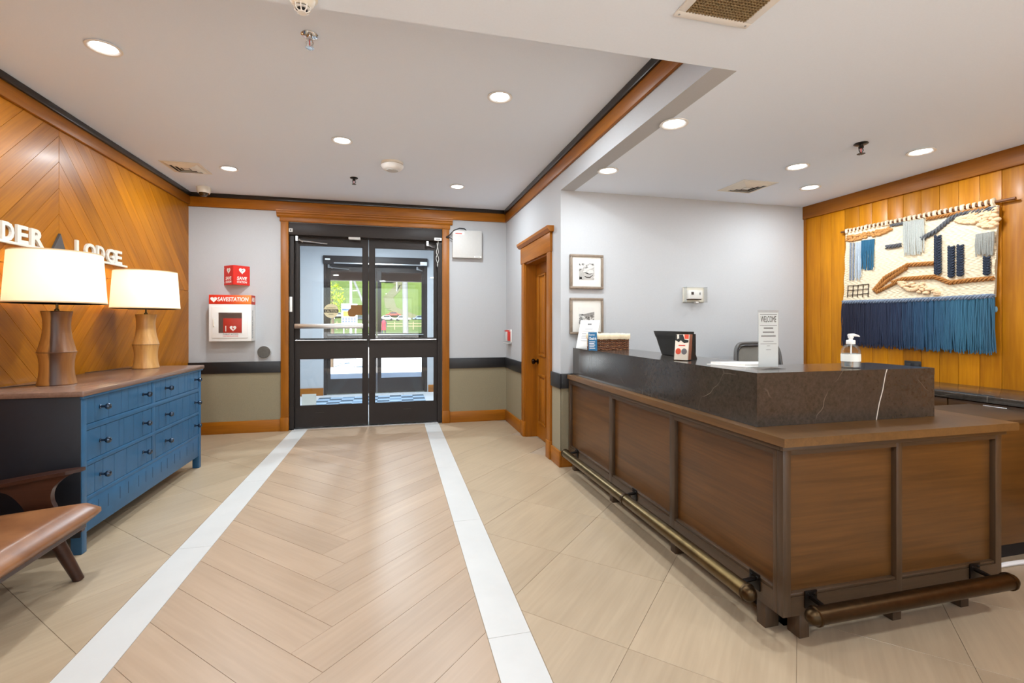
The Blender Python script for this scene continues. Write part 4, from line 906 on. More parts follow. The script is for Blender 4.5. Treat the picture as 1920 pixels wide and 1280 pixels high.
# wicker basket with a cloth liner
bx0, bx1, by0, by1, bh = 1.49, 1.745, 3.33, 3.52, .09
t = thing('wicker_basket', 'brown wicker basket with a cream cloth liner on the stone counter', 'basket', ((bx0+bx1)/2, (by0+by1)/2, Z1))
WK = plain('wicker_brown', C(96,56,32), .55, var=.3, scale=60); WKL = plain('wicker_light', C(140,90,54), .55, var=.2, scale=60)
def loop(off, ph, z, amp):
    pts = []
    per = [((bx0, by0), (bx1, by0)), ((bx1, by0), (bx1, by1)), ((bx1, by1), (bx0, by1)), ((bx0, by1), (bx0, by0))]; k = 0
    for (xa, ya), (xb, yb) in per:
        L = math.hypot(xb-xa, yb-ya); n = max(8, int(L/.008)); nx, ny = (yb-ya)/L, -(xb-xa)/L
        for i in range(n):
            s = i/n; w = amp*math.sin(k*.008/.03*2*pi/1.0+ph); pts.append((xa+(xb-xa)*s+nx*(w+off), ya+(yb-ya)*s+ny*(w+off), z+.0018*math.sin(k*.5+ph))); k += 1
    pts.append(pts[0]); return pts
box('inner_wall', bx0+.004, bx1-.004, by0+.004, by1-.004, Z1+.002, Z1+.012, WK, t)
for k in range(11): MB().tube(loop(0, (k % 2)*pi, Z1+.006+k*.0078, .0035), .0042, 6, False).build('weave', WK if k % 3 else WKL, t, True)
stk = MB()
for k in range(17): stk.tube([(bx0+k*(bx1-bx0)/16, by0, Z1), (bx0+k*(bx1-bx0)/16, by0, Z1+bh)], .0032, 6).tube([(bx0+k*(bx1-bx0)/16, by1, Z1), (bx0+k*(bx1-bx0)/16, by1, Z1+bh)], .0032, 6)
for k in range(1, 12): stk.tube([(bx0, by0+k*(by1-by0)/12, Z1), (bx0, by0+k*(by1-by0)/12, Z1+bh)], .0032, 6).tube([(bx1, by0+k*(by1-by0)/12, Z1), (bx1, by0+k*(by1-by0)/12, Z1+bh)], .0032, 6)
stk.build('stakes', WK, t, True)
def lin_pt(u, v):
    per = 2*((bx1-bx0)+(by1-by0)); s = u*per; a, b = bx1-bx0+.016, by1-by0+.016; X0, Y_0 = bx0-.008, by0-.008; per = 2*(a+b); s = (u*per) % per
    if s < a: p = (X0+s, Y_0, 0, -1)
    elif s < a+b: p = (X0+a, Y_0+s-a, 1, 0)
    elif s < 2*a+b: p = (X0+a-(s-a-b), Y_0+b, 0, 1)
    else: p = (X0, Y_0+b-(s-2*a-b), -1, 0)
    w = .002*math.sin(u*140)+.0015*math.sin(u*61+2)
    prof = [(.004, .082), (.007, .098), (.006, .116), (.0, .124), (-.012, .118), (-.015, .06), (-.015, .02)]
    o, zz = prof[int(round(v*6))]; return (p[0]+p[2]*(o+w), p[1]+p[3]*(o+w), Z1+zz+w*.6)
MB().grid(120, 6, lin_pt).build('cloth_liner', plain('liner_cream', C(222,204,172), .9, var=.06, scale=60), t, 'all')
# blue card on a stand
t = thing('blue_card', 'small blue card with white writing beside the basket', 'card', (1.445, 3.31, Z1))
BLC = plain('card_blue', C(20,98,142), .5)
f_ = lambda u, v, w: (1.412+u*.97-w*.2, 3.318-u*.18-w+v*.06, Z1+v)
MB().prism([(0, 0), (.066, 0), (.066, .137), (0, .137)], f_, 0, .003).build('face', BLC, t)
Mc = Matrix(((.98, 0, -.18), (-.18, .06, -.98), (0, 1, .05)))
text('lettering', 'Express', f_(.006, .108, .0034), .042, .016, INKW, t, M=Mc, depth=.0004); text('lettering', 'Check-In', f_(.006, .08, .0034), .054, .02, INKW, t, M=Mc, depth=.0004, bold=.01)
for k in range(5): MB().prism([(.006, .062-k*.012), (.05-.006*(k % 2), .062-k*.012), (.05-.006*(k % 2), .066-k*.012), (.006, .066-k*.012)], f_, .0032, .0036).build('print_line', INKW, t)
MB().prism([(0, 0), (.04, 0), (0, .09)], lambda u, v, w: (1.44+w, 3.315+u, Z1+v), 0, .003).build('strut', BLC, t)
# white sheet in a slanted holder
t = thing('slanted_notice', 'white printed sheet in a slanted holder at the far end of the counter', 'notice', (1.5, 3.58, Z1))
fs_ = lambda u, v, w: (1.446+u*.86+v*.19-w*.45, 3.66-u*.38+v*.02-w*.85, Z1+v*.97)
PAPER = plain('paper_white', C(240,238,234), .6)
MB().prism([(0, .0), (.165, .0), (.165, .235), (0, .235)], fs_, 0, .0012).build('sheet', PAPER, t); MB().prism([(-.003, 0), (.168, 0), (.168, .238), (-.003, .238)], fs_, -.003, -.0004).build('acrylic_back', ACRY, t)
MB().prism([(-.003, 0), (.168, 0), (.168, .01), (-.003, .01)], fs_, -.07, .012).build('acrylic_foot', ACRY, t)
for k, (a, b, h) in enumerate(((.065, .1, .196), (.05, .115, .16), (.03, .135, .14), (.03, .13, .12), (.03, .135, .108), (.03, .12, .096), (.03, .13, .084), (.03, .11, .06))): MB().prism([(a, h), (b, h), (b, h+(.012 if k == 0 else .003)), (a, h+(.012 if k == 0 else .003))], fs_, .0012, .0015).build('print_line', INKG, t)
# black terminal, wider at the top, seen from the lobby side
t = thing('desk_terminal', 'black tapered desk terminal behind the brochures on the counter', 'terminal', (1.72, 2.62, Z1))
mb = MB()
def term(u, v):
    yy = 2.63+.01*v+(u-.5)*(.30+.07*v)*(-1); rr = 1-abs(2*u-1)**10; x = 1.70-.03*v-.022*rr*(1 if v < .75 else 1.25); return (x, yy, Z1+.004+.15*v)
mb.grid(20, 14, term); mb.grid(20, 14, lambda u, v: (1.74-.03*v, 2.63+.01*v+(u-.5)*(.30+.07*v)*(-1), Z1+.004+.15*v))
mb.grid(20, 1, lambda u, v: (lambda a: (a[0]+(1.71-a[0])*v, a[1], a[2]))(term(u, 1))); mb.grid(20, 1, lambda u, v: (lambda a: (a[0]+(1.74-a[0])*v, a[1], a[2]))(term(u, 0)))
for e in (0, 1): mb.grid(1, 14, lambda u, v: (lambda a: (a[0]+(1.74-.03*v-a[0])*u, a[1], a[2]))(term(e, v)))
TERM = plain('terminal_black', C(44,44,42), .42, var=.15, scale=70)
mb.build('housing', TERM, t, True); box('screen', 1.715, 1.745, 2.485, 2.765, Z1+.02, Z1+.14, BLACKP, t, .003); box('base_strip', 1.69, 1.742, 2.485, 2.77, Z1, Z1+.006, BLACKP, t, .002)
# brochure rack
t = thing('brochure_holder', 'clear holder with red and white brochures on the counter edge', 'brochures', (1.53, 2.27, Z1))
BR = plain('brochure_edges', C(150,92,68), .6, var=.15, scale=90); BRW = plain('brochure_cream', C(236,226,212), .5); BRR = plain('brochure_red', C(222,82,56), .5); BRK = plain('brochure_black', C(36,40,40), .5)
def fb(dx, dy): return lambda u, v, w: (1.490+dx+u*.6+v*.14-w*.8, 2.318+dy-u*.8+v*.10-w*.6, Z1+v)
for k in range(4):
    fn = fb(.0128*k, .0096*k)
    p = MB().prism([(0, .004), (.072, .004), (.072, .142), (0, .142)], fn, -.012, 0).build('brochure', BRW if k == 0 else BR, t)
    if k: continue
    fx = fn
    for poly, m in (([(0, .142), (0, .11), (.02, .1), (.03, .11), (.05, .095), (.072, .1), (.072, .112), (.05, .115), (.04, .142)], BRK), ([(.048, .142), (.072, .142), (.072, .118), (.05, .118)], BRR), ([(.008, .142), (.018, .142), (.02, .12), (.01, .116)], BRW)): MB().prism(poly, fx, .0002, .0007+.0003*(m is BRW)).build('print_shape', m, p)
    for cxx, m in ((.02, BRR), (.052, plain('brochure_grey', C(110,110,116), .5))): MB().prism([(cxx+.015*math.cos(a*pi/7), .05+.017*math.sin(a*pi/7)) for a in range(14)], fx, .0002, .0007).build('print_shape', m, p)
    MB().prism([(.02, .08), (.056, .08), (.056, .085), (.02, .085)], fx, .0002, .0007).build('print_line', INKR, p)
MB().prism([(-.002, 0), (.074, 0), (.074, .06), (-.002, .06)], fb(0, 0), .0035, .0055).build('acrylic_front', ACRY, t); MB().prism([(-.002, 0), (.074, 0), (.074, .004), (-.002, .004)], fb(0, 0), -.13, .0055).build('acrylic_base', ACRY, t)
MB().prism([(0, Z1), (.085, Z1), (.012, Z1+.105), (0, Z1+.105)], lambda u, v, w: (1.60+u*.87-w*.5, 2.33+u*.5+w*.87, v), 0, .05).build('easel_leg', BLACKP, t)
# papers
t = thing('paper_stack', 'thin white binder lying on the counter left of the welcome sign', 'papers', (1.62, 1.98, Z1))
pp = [(1.50, 2.02), (1.72, 2.0), (1.70, 1.84), (1.56, 1.85)]
MB().prism([(1.50, 2.05), (1.76, 1.98), (1.70, 1.86), (1.57, 1.86)], L_, Z1, Z1+.003).build('sheet', PAPER, t); MB().prism([(1.515, 2.04), (1.765, 1.985), (1.71, 1.875), (1.585, 1.885)], L_, Z1+.0035, Z1+.014).build('binder', WHITEP, t)
# acrylic welcome sign
wx0, wx1, wy = 1.578, 1.678, 1.795
t = thing('welcome_sign', 'upright clear acrylic sign reading welcome on the counter', 'sign', ((wx0+wx1)/2, wy, Z1))
x0 = onY(1421, 600, wy)[0]; x1 = onY(1459, 600, wy)[0]; ztp = onY(1440, 581, wy)[2]
box('acrylic_plate', x0, x1, wy, wy+.003, Z1, ztp, ACRY, t); box('insert', x0+.002, x1-.002, wy-.0022, wy-.001, Z1+.008, ztp-.012, plain('sign_insert', C(206,210,210), .35), t)
box('acrylic_plate', x0, x1, wy-.006, wy-.0035, Z1, ztp, ACRY, t); box('base', x0-.004, x1+.004, wy-.04, wy+.04, Z1, Z1+.005, ACRY, t)
Wd = x1-x0; Hh = ztp-Z1
text('lettering', 'WELCOME', (x0+Wd*.12, wy-.0024, Z1+Hh*.79), Wd*.76, Hh*.105, INK, t, depth=.0003)
for h in (.92, .735): box('rule', x0+Wd*.08, x1-Wd*.08, wy-.0027, wy-.0022, Z1+Hh*h, Z1+Hh*h+.0018, INK, t)
for k, (s, h, w_) in enumerate((('Stay, rest and', .68, .46), ('relax in the', .61, .56), ('comfy lodge bar', .545, .72))): box('print_line', x0+Wd*(.5-w_/2), x0+Wd*(.5+w_/2), wy-.0026, wy-.0022, Z1+Hh*h, Z1+Hh*(h+.022), INKG, t)
for h, w_ in ((.46, .5), (.42, .8), (.385, .16), (.32, .24)): box('print_line', x0+Wd*(.5-w_/2), x0+Wd*(.5+w_/2), wy-.0026, wy-.0022, Z1+Hh*h, Z1+Hh*h+.002, INKG, t)
# pump bottle
x, y = 2.03, 1.74
t = thing('pump_bottle', 'clear sanitiser bottle with a white pump on the counter', 'bottle', (x, y, Z1))
MB().lathe([(0, .001), (.034, .001), (.038, .005), (.038, .075), (.036, .085), (.028, .1), (.016, .106), (.0145, .108), (.0145, .116)], (x, y, Z1), 36).build('bottle', ACRY, t, True)
MB().lathe([(0, .004), (.033, .004), (.0355, .008), (.0355, .066), (0, .066)], (x, y, Z1), 32).build('gel', plain('clear_gel', C(232,232,226), .12, trans=.75, ior=1.33), t, True)
MB().tube([(x, y, Z1+.012), (x+.002, y, Z1+.11)], .003, 8).build('dip_tube', WHITEP, t, True)
MB().lathe([(.017, .108), (.018, .11), (.018, .124), (.016, .127), (.008, .128), (.008, .134), (.011, .136), (.011, .146), (0, .147)], (x, y, Z1), 24).build('collar', WHITEP, t, True)
MB().tube([(x-.012, y, Z1+.1475), (x+.012, y-.004, Z1+.1495), (x+.034, y-.008, Z1+.1455), (x+.039, y-.009, Z1+.142)], [.008, .007, .004, .003], 10).build('nozzle', WHITEP, t, True)
MB().lathe([(.0384, .03), (.0386, .03), (.0386, .062), (.0384, .062)], (x, y, Z1), 36).build('label', plain('label_pale', C(226,228,222), .5), t, True)

# ================================================================== MESH OFFICE CHAIR
cx, cy = 2.93, 3.2
t = thing('office_chair', 'grey mesh backed office chair behind the reception desk', 'chair', (cx, cy, 0))
GREYF = plain('chair_frame_grey', C(82,80,78), .4); MESHM = plain('chair_mesh', C(116,112,104), .8, var=.25, scale=400)
def bp(u, v, off=0):   # back outline: u across, v up; back faces the desk (-Y), slightly bowed
    hw = .245-.035*v; return (cx+(2*u-1)*hw, cy+.10+.05*v+.03*(1-(2*u-1)**2)+off, .58+.455*v)
ol = []
for k in range(48):
    a = 2*pi*k/48; ca, sa = math.cos(a), math.sin(a); e = .32
    ol.append((.5+.5*math.copysign(abs(ca)**e, ca), .5+.5*math.copysign(abs(sa)**e, sa)))
MB().tube([bp(*p) for p in ol]+[bp(*ol[0])], .014, 8, False).build('back_frame', GREYF, t, True)
MB().tube([bp(.5+(p[0]-.5)*.9, .5+(p[1]-.5)*.9, -.004) for p in ol+[ol[0]]], .007, 8, False).build('inner_frame', BLACKP, t, True)
ms = MB(); ms.grid(16, 16, lambda u, v: bp(.5+(u-.5)*.93*(1-.06*abs(2*v-1)**4), .5+(v-.5)*.93*(1-.06*abs(2*u-1)**4), 0)); ms.build('mesh_back', MESHM, t, 'all')
MB().box(cx-.03, cx+.03, cy+.15, cy+.18, .36, .8, .01).build('back_spine', BLACKP, t, True)
st_ = MB().box(cx-.24, cx+.24, cy-.25, cy+.2, .42, .49, .03).build('seat', plain('chair_seat_black', C(34,34,36), .9), t, True)
MB().lathe([(.03, .1), (.03, .25), (.018, .25), (.018, .42)], (cx, cy-.03, 0), 16).build('gas_lift', BLACKP, t, True)
bs = MB(); cs_ = MB()
for k in range(5):
    a = 2*pi*k/5+.3; ex, ey = cx+.27*math.cos(a), cy-.03+.27*math.sin(a); bs.tube([(cx, cy-.03, .12), (ex, ey, .075)], [.024, .015], 8)
    MB().lathe([(0, -.012), (.026, -.012), (.026, .012), (0, .012)], (ex, ey, .027), 14, Matrix.Rotation(pi/2, 3, 'X')).build('caster', BLACKP, t, True)
bs.build('star_base', BLACKP, t, True)

# ================================================================== CABINETS AT THE RIGHT
CX0 = 3.36
t = thing('wall_cabinet', 'wooden drawer cabinet under the woven hanging on the right', 'cabinet', (3.6, 2.1, 0))
MB().box(CX0+.02, XF-.002, 1.72, 3.25, .09, .738).box(CX0+.06, XF-.002, 1.72, 3.25, 0, .09).build('carcass', DF_Y, t)
y = 3.25; k = 0
while y > 1.8:
    y2 = y-.51
    for z0, z1 in ((.62, .733), (.36, .614), (.1, .354)):
        dw = box('drawer', CX0, CX0+.02, y2+.003, y-.003, z0, z1, DK_Y, t, .003)
        hm = (y+y2)/2-.0; MB().tube([(CX0-.001, hm-.055, z1-.012), (CX0-.022, hm-.055, z1-.012), (CX0-.022, hm+.055, z1-.012), (CX0-.001, hm+.055, z1-.012)], .0045, 8).build('handle', CHROME, dw, True)
        MB().lathe([(0, 0), (.012, 0), (.012, .006), (0, .008)], (CX0, hm-.01, z1-.048), 14, Matrix.Rotation(-pi/2, 3, 'Y')).build('lock', BRASS, dw, True)
    y = y2
mt = box('marble_top', 3.335, XF-.001, 1.70, 3.27, .739, .776, STONE, None, .003); tag(mt, 'dark veined marble top on the right wall cabinet', 'worktop')
t = thing('low_cabinet', 'low wooden cabinet front standing right of the desk', 'cabinet', (2.95, 1.9, 0))
box('body', 2.62, 3.33, 1.70, 2.1, .10, .70, DK_X, t, .002); box('top', 2.61, 3.334, 1.69, 2.1, .70, .72, DF_X, t, .002); box('toe_kick', 2.64, 3.3, 1.76, 2.08, 0, .10, MATS['toe_kick_black'], t)
cb = MB().tube([(2.58+.06*i, 1.685-.004*math.sin(i*.8), .012) for i in range(13)], .011, 8).build('floor_cable', WHITEP, None, True); tag(cb, 'white cable cover lying on the floor by the low cabinet', 'cable')
c = onX(1712, 685, XF)
t = thing('wall_outlet', 'small black outlet on the board wall under the woven hanging', 'outlet', (XF, c[1], c[2]-.05))
box('plate', XF-.006, XF, c[1]-.06, c[1]+.06, c[2]-.035, c[2]+.035, BLACKP, t, .003)
for q in (-.03, .03): box('socket', XF-.009, XF-.005, c[1]+q-.017, c[1]+q+.017, c[2]-.014, c[2]+.014, INK, t, .003)

# ================================================================== WOVEN WALL HANGING
TX = XF-.022
def tp(zx, zy, off=0): p = onX(1570+zx/4.128, 370+zy/4.128, TX); return Vector((TX-off, p[1], p[2]))
ctr = tp(640, 640)
t = thing('woven_hanging', 'large woven wool hanging with blue fringe on the orange board wall', 'wall hanging', (XF, ctr.y, 1.0))
CRW = plain('wool_cream', C(226,208,178), .95, var=.08, scale=120); GIN = plain('wool_ginger', C(184,130,72), .95, var=.12, scale=120); GIND = plain('wool_rope_ginger', C(168,112,54), .95, var=.14, scale=150)
GRY = plain('wool_grey', C(146,146,140), .95, var=.14, scale=150); DGR = plain('wool_dark_grey', C(92,94,98), .95, var=.16, scale=150); NVY = plain('wool_navy', C(40,48,64), .95, var=.2, scale=150); TEA = plain('wool_teal', C(38,92,122), .95, var=.14, scale=150); PCH = plain('wool_peach', C(226,190,150), .95, var=.08, scale=120); BRN = plain('wool_brown', C(60,44,34), .95)
rod = MB().tube([(XF-.028, onX(1577, 437, XF-.03)[1], tp(25, 272).z), (XF-.028, onX(1904, 371, XF-.03)[1], tp(1385, 5).z)], .009, 10); 
re = onX(1904, 371, XF-.03)[1]; rod.tube([(XF-.03, re+.02, tp(1385, 5).z), (XF, re+.02, tp(1385, 5).z)], .006, 8)
rod.build('hanging_rod', plain('rod_walnut', C(110,66,34), .45), t, True)
TL, TR, BL_, BR_ = tp(72, 262), tp(1245, 58), tp(50, 818), tp(1220, 770)
def cloth(u, v):
    a = TL.lerp(TR, u); b = BL_.lerp(BR_, u); p = a.lerp(b, v); rows = 58
    return (TX-.004-.0022*abs(math.sin(v*rows*pi))-.0018*math.sin(u*(150+17*math.sin(math.floor(v*rows)*5.3))+math.floor(v*rows)*2.9)-.003*math.sin(u*9), p.y+.0035*math.sin(v*21) * (1 if u in (0, 1) else 0), p.z)
cl = MB().grid(200, 174, cloth); cl.build('woven_ground', CRW, t, 'all')
MB().grid(2, 2, lambda u, v: tuple(TL.lerp(TR, u).lerp(BL_.lerp(BR_, u), v)+Vector((.012, 0, 0)))).build('backing', CRW, t)
# warp loops over the rod
lp = []
for k in range(31):
    u = (k+.4)/31; a = TL.lerp(TR, u); zr = tp(25, 272).z
    mb = MB().tube([(TX+.002, a.y, a.z-.01), (XF-.041, a.y, zr-.012), (XF-.041, a.y, zr+.008), (XF-.028, a.y, zr+.013), (XF-.016, a.y, zr)], .0085 if k % 5 else .012, 6); mb.build('rod_loop', CRW, t, True)
def strand_set(pts, r, n=3, twist=.02, amp=.006):
    """rope: n strands twisted around a path given in picture points"""
    P = [tp(*p[:2], .012) for p in pts]; path = []
    for a, b in zip(P, P[1:]):
        L = (b-a).length; m = max(2, int(L/.004))
        for i in range(m): path.append(a.lerp(b, i/m))
    path.append(P[-1]); mb = MB()
    for s in range(n):
        q = []
        for i, p in enumerate(path):
            d = (path[min(i+1, len(path)-1)]-path[max(i-1, 0)]).normalized(); nr = Vector((-1, 0, 0)); si = d.cross(nr).normalized(); a = i*.004/twist*2*pi/2+s*2*pi/n
            q.append(p+si*math.cos(a)*amp+nr*math.sin(a)*amp*.8)
        mb.tube(q, r, 6)
    return mb
strand_set([(290, 722), (380, 618), (555, 522), (760, 510)], .007, 3, .036, .010).build('ginger_rope', GIND, t, True)
strand_set([(300, 728), (400, 640), (545, 545)], .006, 3, .032, .008).build('ginger_rope', GIND, t, True)
strand_set([(310, 736), (480, 650)], .006, 3, .032, .008).build('ginger_rope', GIND, t, True)
strand_set([(430, 660), (520, 630), (760, 614), (880, 660), (1050, 640), (1225, 626)], .007, 3, .036, .010).build('ginger_rope', GIND, t, True)
strand_set([(700, 168), (900, 130), (1180, 78)], .006, 3, .032, .008).build('ginger_rope', GIND, t, True)
strand_set([(385, 385), (440, 378), (500, 368)], .007, 3, .034, .011).build('grey_rope', DGR, t, True)
strand_set([(660, 320), (770, 262), (880, 170), (960, 128), (1150, 100), (1235, 88)], .007, 3, .036, .011).build('grey_rope', DGR, t, True)
strand_set([(420, 218), (520, 200)], .006, 3, .03, .006).build('grey_rope', DGR, t, True)
strand_set([(50, 812), (400, 803), (800, 786), (1222, 764)], .008, 3, .034, .010).build('blue_grey_rope', plain('wool_blue_grey', C(112,124,142), .95, var=.25, scale=60), t, True)
def fluff(pts, rad, m, nm, n):
    rr = random.Random(len(pts)*7+n); mb = MB()
    for k in range(n):
        s = rr.random()*(len(pts)-1); i = int(s); a, b = pts[i], pts[i+1]; f = s-i
        x = a[0]+(b[0]-a[0])*f; y = a[1]+(b[1]-a[1])*f; w = a[2]+(b[2]-a[2])*f; p = tp(x, y+rr.uniform(-w, w), .012); r = rad*rr.uniform(.75, 1.2); mb.ball(p, r*.9, r*1.3, r*.85, 8, 6)
    return mb.build(nm, m, t, True)
fluff([(75, 322, 22), (200, 302, 22), (330, 272, 20), (420, 246, 12)], .0115, GIN, 'ginger_tufts', 130)
fluff([(930, 175, 8), (1040, 165, 42), (1150, 160, 66), (1250, 160, 78)], .0145, PCH, 'peach_tufts', 130)
fluff([(490, 660, 8), (560, 690, 30), (680, 704, 36), (790, 735, 20)], .0135, PCH, 'peach_tufts', 80)
def tassel(x0, x1, yt0, yt1, yb0, yb1, n, m, nm, r=.0042, seed=1):
    rr = random.Random(seed); mb = MB()
    for k in range(n):
        s = (k+.5)/n; a = tp(x0+(x1-x0)*s, yt0+(yt1-yt0)*s, .014); b = tp(x0+(x1-x0)*s+rr.uniform(-8, 8), yb0+(yb1-yb0)*s+rr.uniform(-14, 14), .012+rr.uniform(0, .008)); mid = (a+b)/2+Vector((-rr.uniform(0, .006), rr.uniform(-.003, .003), 0))
        mb.tube([a, mid, b], [r, r*1.05, r*.8], 5)
    return mb.build(nm, m, t, True, kind=None)
tassel(520, 680, 188, 166, 438, 430, 22, plain('wool_silver', C(176,178,172), .95, var=.14, scale=150), 'silver_tassels', .0048, 2)
tassel(198, 298, 334, 322, 556, 548, 14, TEA, 'teal_tassels', .0052, 3)
tassel(150, 200, 350, 342, 632, 628, 7, plain('wool_pale_blue', C(170,180,190), .95, var=.2, scale=150), 'pale_tassels', .0046, 4)
tassel(1085, 1225, 286, 262, 455, 440, 20, GRY, 'grey_tassels', .0046, 5)
for xx in (112, 134): strand_set([(xx, 352), (xx-4, 640)], .004, 3, .02, .005).build('stitched_column', plain('wool_stitch', C(130,136,148), .95, var=.3, scale=100), t, True)
def braid(x, y0, y1, w=26):
    mb = MB(); y = y0
    while y < y1:
        for s in (-1, 1):
            a, b = tp(x+s*w*.95, y-12, .012), tp(x+s*2, y+12, .02); mb.tube([a, (a+b)/2+Vector((-.006, 0, 0)), b], [.006, .0105, .006], 6)
        y += 20
    mb.build('navy_braid', NVY, t, True)
braid(790, 305, 600); braid(895, 388, 625, 24); braid(965, 378, 612, 24); braid(1170, 470, 600, 24)
gd = MB()
for x in (88, 128, 166, 206, 248): gd.tube([tp(x+4, 672+(248-x)*.06, .012), tp(x-2, 772, .012)], .0032, 6)
for y in (676, 712, 748): gd.tube([tp(88, y+8, .0135), tp(165, y+4, .0135), tp(252, y-6, .0135)], .0028, 6)
gd.build('stitched_grid', BRN, t, True)
# long fringe, dyed from navy to teal
q = N('fringe_dye'); v = q.coords(); sp = q.n('SeparateXYZ'); q.l(v, sp.inputs[0]); mr = q.n('MapRange'); q.l(sp.outputs[1], mr.inputs[0]); mr.inputs[1].default_value = .54; mr.inputs[2].default_value = -.54
nz = q.noise(q.coords((0,0,0), (1, 60, 3)), 1, 2); ad = q.n('Math', operation='MULTIPLY_ADD'); q.l(nz, ad.inputs[0]); ad.inputs[1].default_value = .3; sb = q.n('Math', operation='SUBTRACT'); q.l(mr.outputs[0], sb.inputs[0]); sb.inputs[1].default_value = .15; q.l(sb.outputs[0], ad.inputs[2])
q.l(q.ramp(ad.outputs[0], [(.0, C(28,28,46)), (.35, C(34,44,68)), (.55, C(40,74,102)), (.8, C(54,102,126)), (1, C(52,86,108))]), q.b.inputs['Base Color']); q.set(rough=.95); 
rr = random.Random(5); mb = MB()
for k in range(300):
    s = k/299; a = BL_.lerp(BR_, s)+Vector((-.008-rr.uniform(0, .012), 0, 0)); zb_ = tp(40+1175*s, 1142+70*s+rr.uniform(-22, 12)).z; yb_ = a.y+rr.uniform(-.012, .012)
    pts = []
    for i in range(6): f = i/5; pts.append((a.x-.004*math.sin(f*pi)*rr.random(), a.y+(yb_-a.y)*f+.003*math.sin(f*7+k), a.z+(zb_-a.z)*f))
    mb.tube(pts, [.0042, .0046, .0046, .0044, .004, .0026], 5)
mb.build('fringe', q.m, t, True, kind='stuff')
MB().grid(10, 2, lambda u, v: tuple(BL_.lerp(BR_, u).lerp(tp(45+1170*u, 1120+70*u), v)+Vector((.004, 0, 0)))).build('fringe_backing', q.m, t)
MB().ball(tp(1228, 865, .0), .01, .008, .02).build('loose_tuft', plain('wool_blue_tuft', C(110,150,176), .95), t, True)
# ================================================================== OUTSIDE
q = N('asphalt_pale'); v = q.coords(); q.l(q.ramp(q.noise(v, .6, 5, .6), [(.3, C(206,200,190)), (.7, C(224,218,208))]), q.b.inputs['Base Color']); q.set(rough=.9); ASPH = q.m
q = N('hill_grass'); v = q.coords(); a = q.noise(v, .07, 4, .6); b = q.noise(v, 1.2, 4, .7)
q.l(q.mix(.5, q.ramp(a, [(.3, C(52,68,10)), (.7, C(76,86,18))]), q.ramp(b, [(.3, C(48,64,10)), (.7, C(80,90,22))])), q.b.inputs['Base Color']); q.set(rough=.95); GRASS = q.m
DIRT = plain('path_dirt', C(78,74,44), .95, var=.1, scale=2)
struct(box('ground_outside', -90, 90, 8.57, 46, -.3, -.02, ASPH)); struct(box('ground_rear', -60, 60, -60, Y0-.12, -.3, -.02, ASPH))
def hz(x, y):
    d = max(0, y-46); e = max(0, y-140); return -.02+.022*d*min(1, d/40)+.33*e+.0012*e*e+.5*math.sin(x*.06+1)*min(1, e/20)+.5*math.sin(x*.11+y*.07)*min(1, e/30)
hl = MB().grid(40, 40, lambda u, v: (-110+220*u, 46+200*v, hz(-110+220*u, 46+200*v))); struct(hl.build('hill', GRASS, None, 'all'))
hp = MB()
def path(pts, wd):
    for (xa, ya), (xb, yb) in zip(pts, pts[1:]):
        d = Vector((xb-xa, yb-ya, 0)).normalized(); n = Vector((-d.y, d.x, 0))*wd; m = 8
        for i in range(m):
            vs = []
            for s, f in ((1, i/m), (-1, i/m), (-1, (i+1)/m), (1, (i+1)/m)): x = xa+(xb-xa)*f+n.x*s; y = ya+(yb-ya)*f+n.y*s; vs.append((x, y, hz(x, y)+.12))
            hp.add(vs, [(0, 1, 2, 3)])
path([(6, 142), (-1, 150), (-2, 160), (2, 172), (-6, 184), (-30, 200)], 1.6)
struct(hp.build('hill_path', DIRT, None))
PB = plain('porch_brown', C(88,62,48), .7, var=.1)
p = thing('porch', 'brown porch roof edge seen through the outer doors', 'porch', (-.3, 9.6, 0))
box('fascia_beam', -4.5, 4, 10.1, 10.26, 2.07, 2.50, PB, p); box('roof', -4.5, 4, 8.58, 10.3, 2.55, 2.7, PB, p); box('post', -4.3, -4.1, 10.1, 10.26, -.02, 2.07, PB, p); box('post', 3.6, 3.8, 10.1, 10.26, -.02, 2.07, PB, p); box('soffit', -4.5, 4, 8.58, 10.1, 2.5, 2.55, PB, p)
PALE = plain('pole_pale', C(110,107,100), .7, var=.08, scale=4)
x = onY(761, 600, 22)[0]
p = thing('utility_pole', 'thick pale utility pole beyond the right outer door', 'pole', (x, 22, 0)); MB().tube([(x, 22, -.02), (x-.12, 22, 9)], [.13, .10], 12).build('shaft', PALE, p, True); MB().tube([(x-1, 22, 8.2), (x+.9, 22, 8.2)], .06, 8).build('cross_arm', PALE, p, True)
x = onY(658, 560, 30)[0]
p = thing('lamp_post', 'thin grey lamp post beyond the left outer door', 'pole', (x, 30, 0)); MB().tube([(x, 30, -.02), (x, 30, 8)], .07, 10).build('shaft', GREYBOX, p, True); MB().box(x-.1, x+.9, 29.85, 30.15, 7.95, 8.1, .03).build('lamp_head', GREYBOX, p, True)
a, b = onY(661, 520, 26), onY(684, 574, 26); w_ = MB().tube([(a[0]-.6, 26, a[2]+1.4), a, b, (b[0]+.7, 26, -.02)], .06, 8).build('guy_wire', PALE, None, True); tag(w_, 'slanting pale guy wire beyond the left outer door', 'wire')
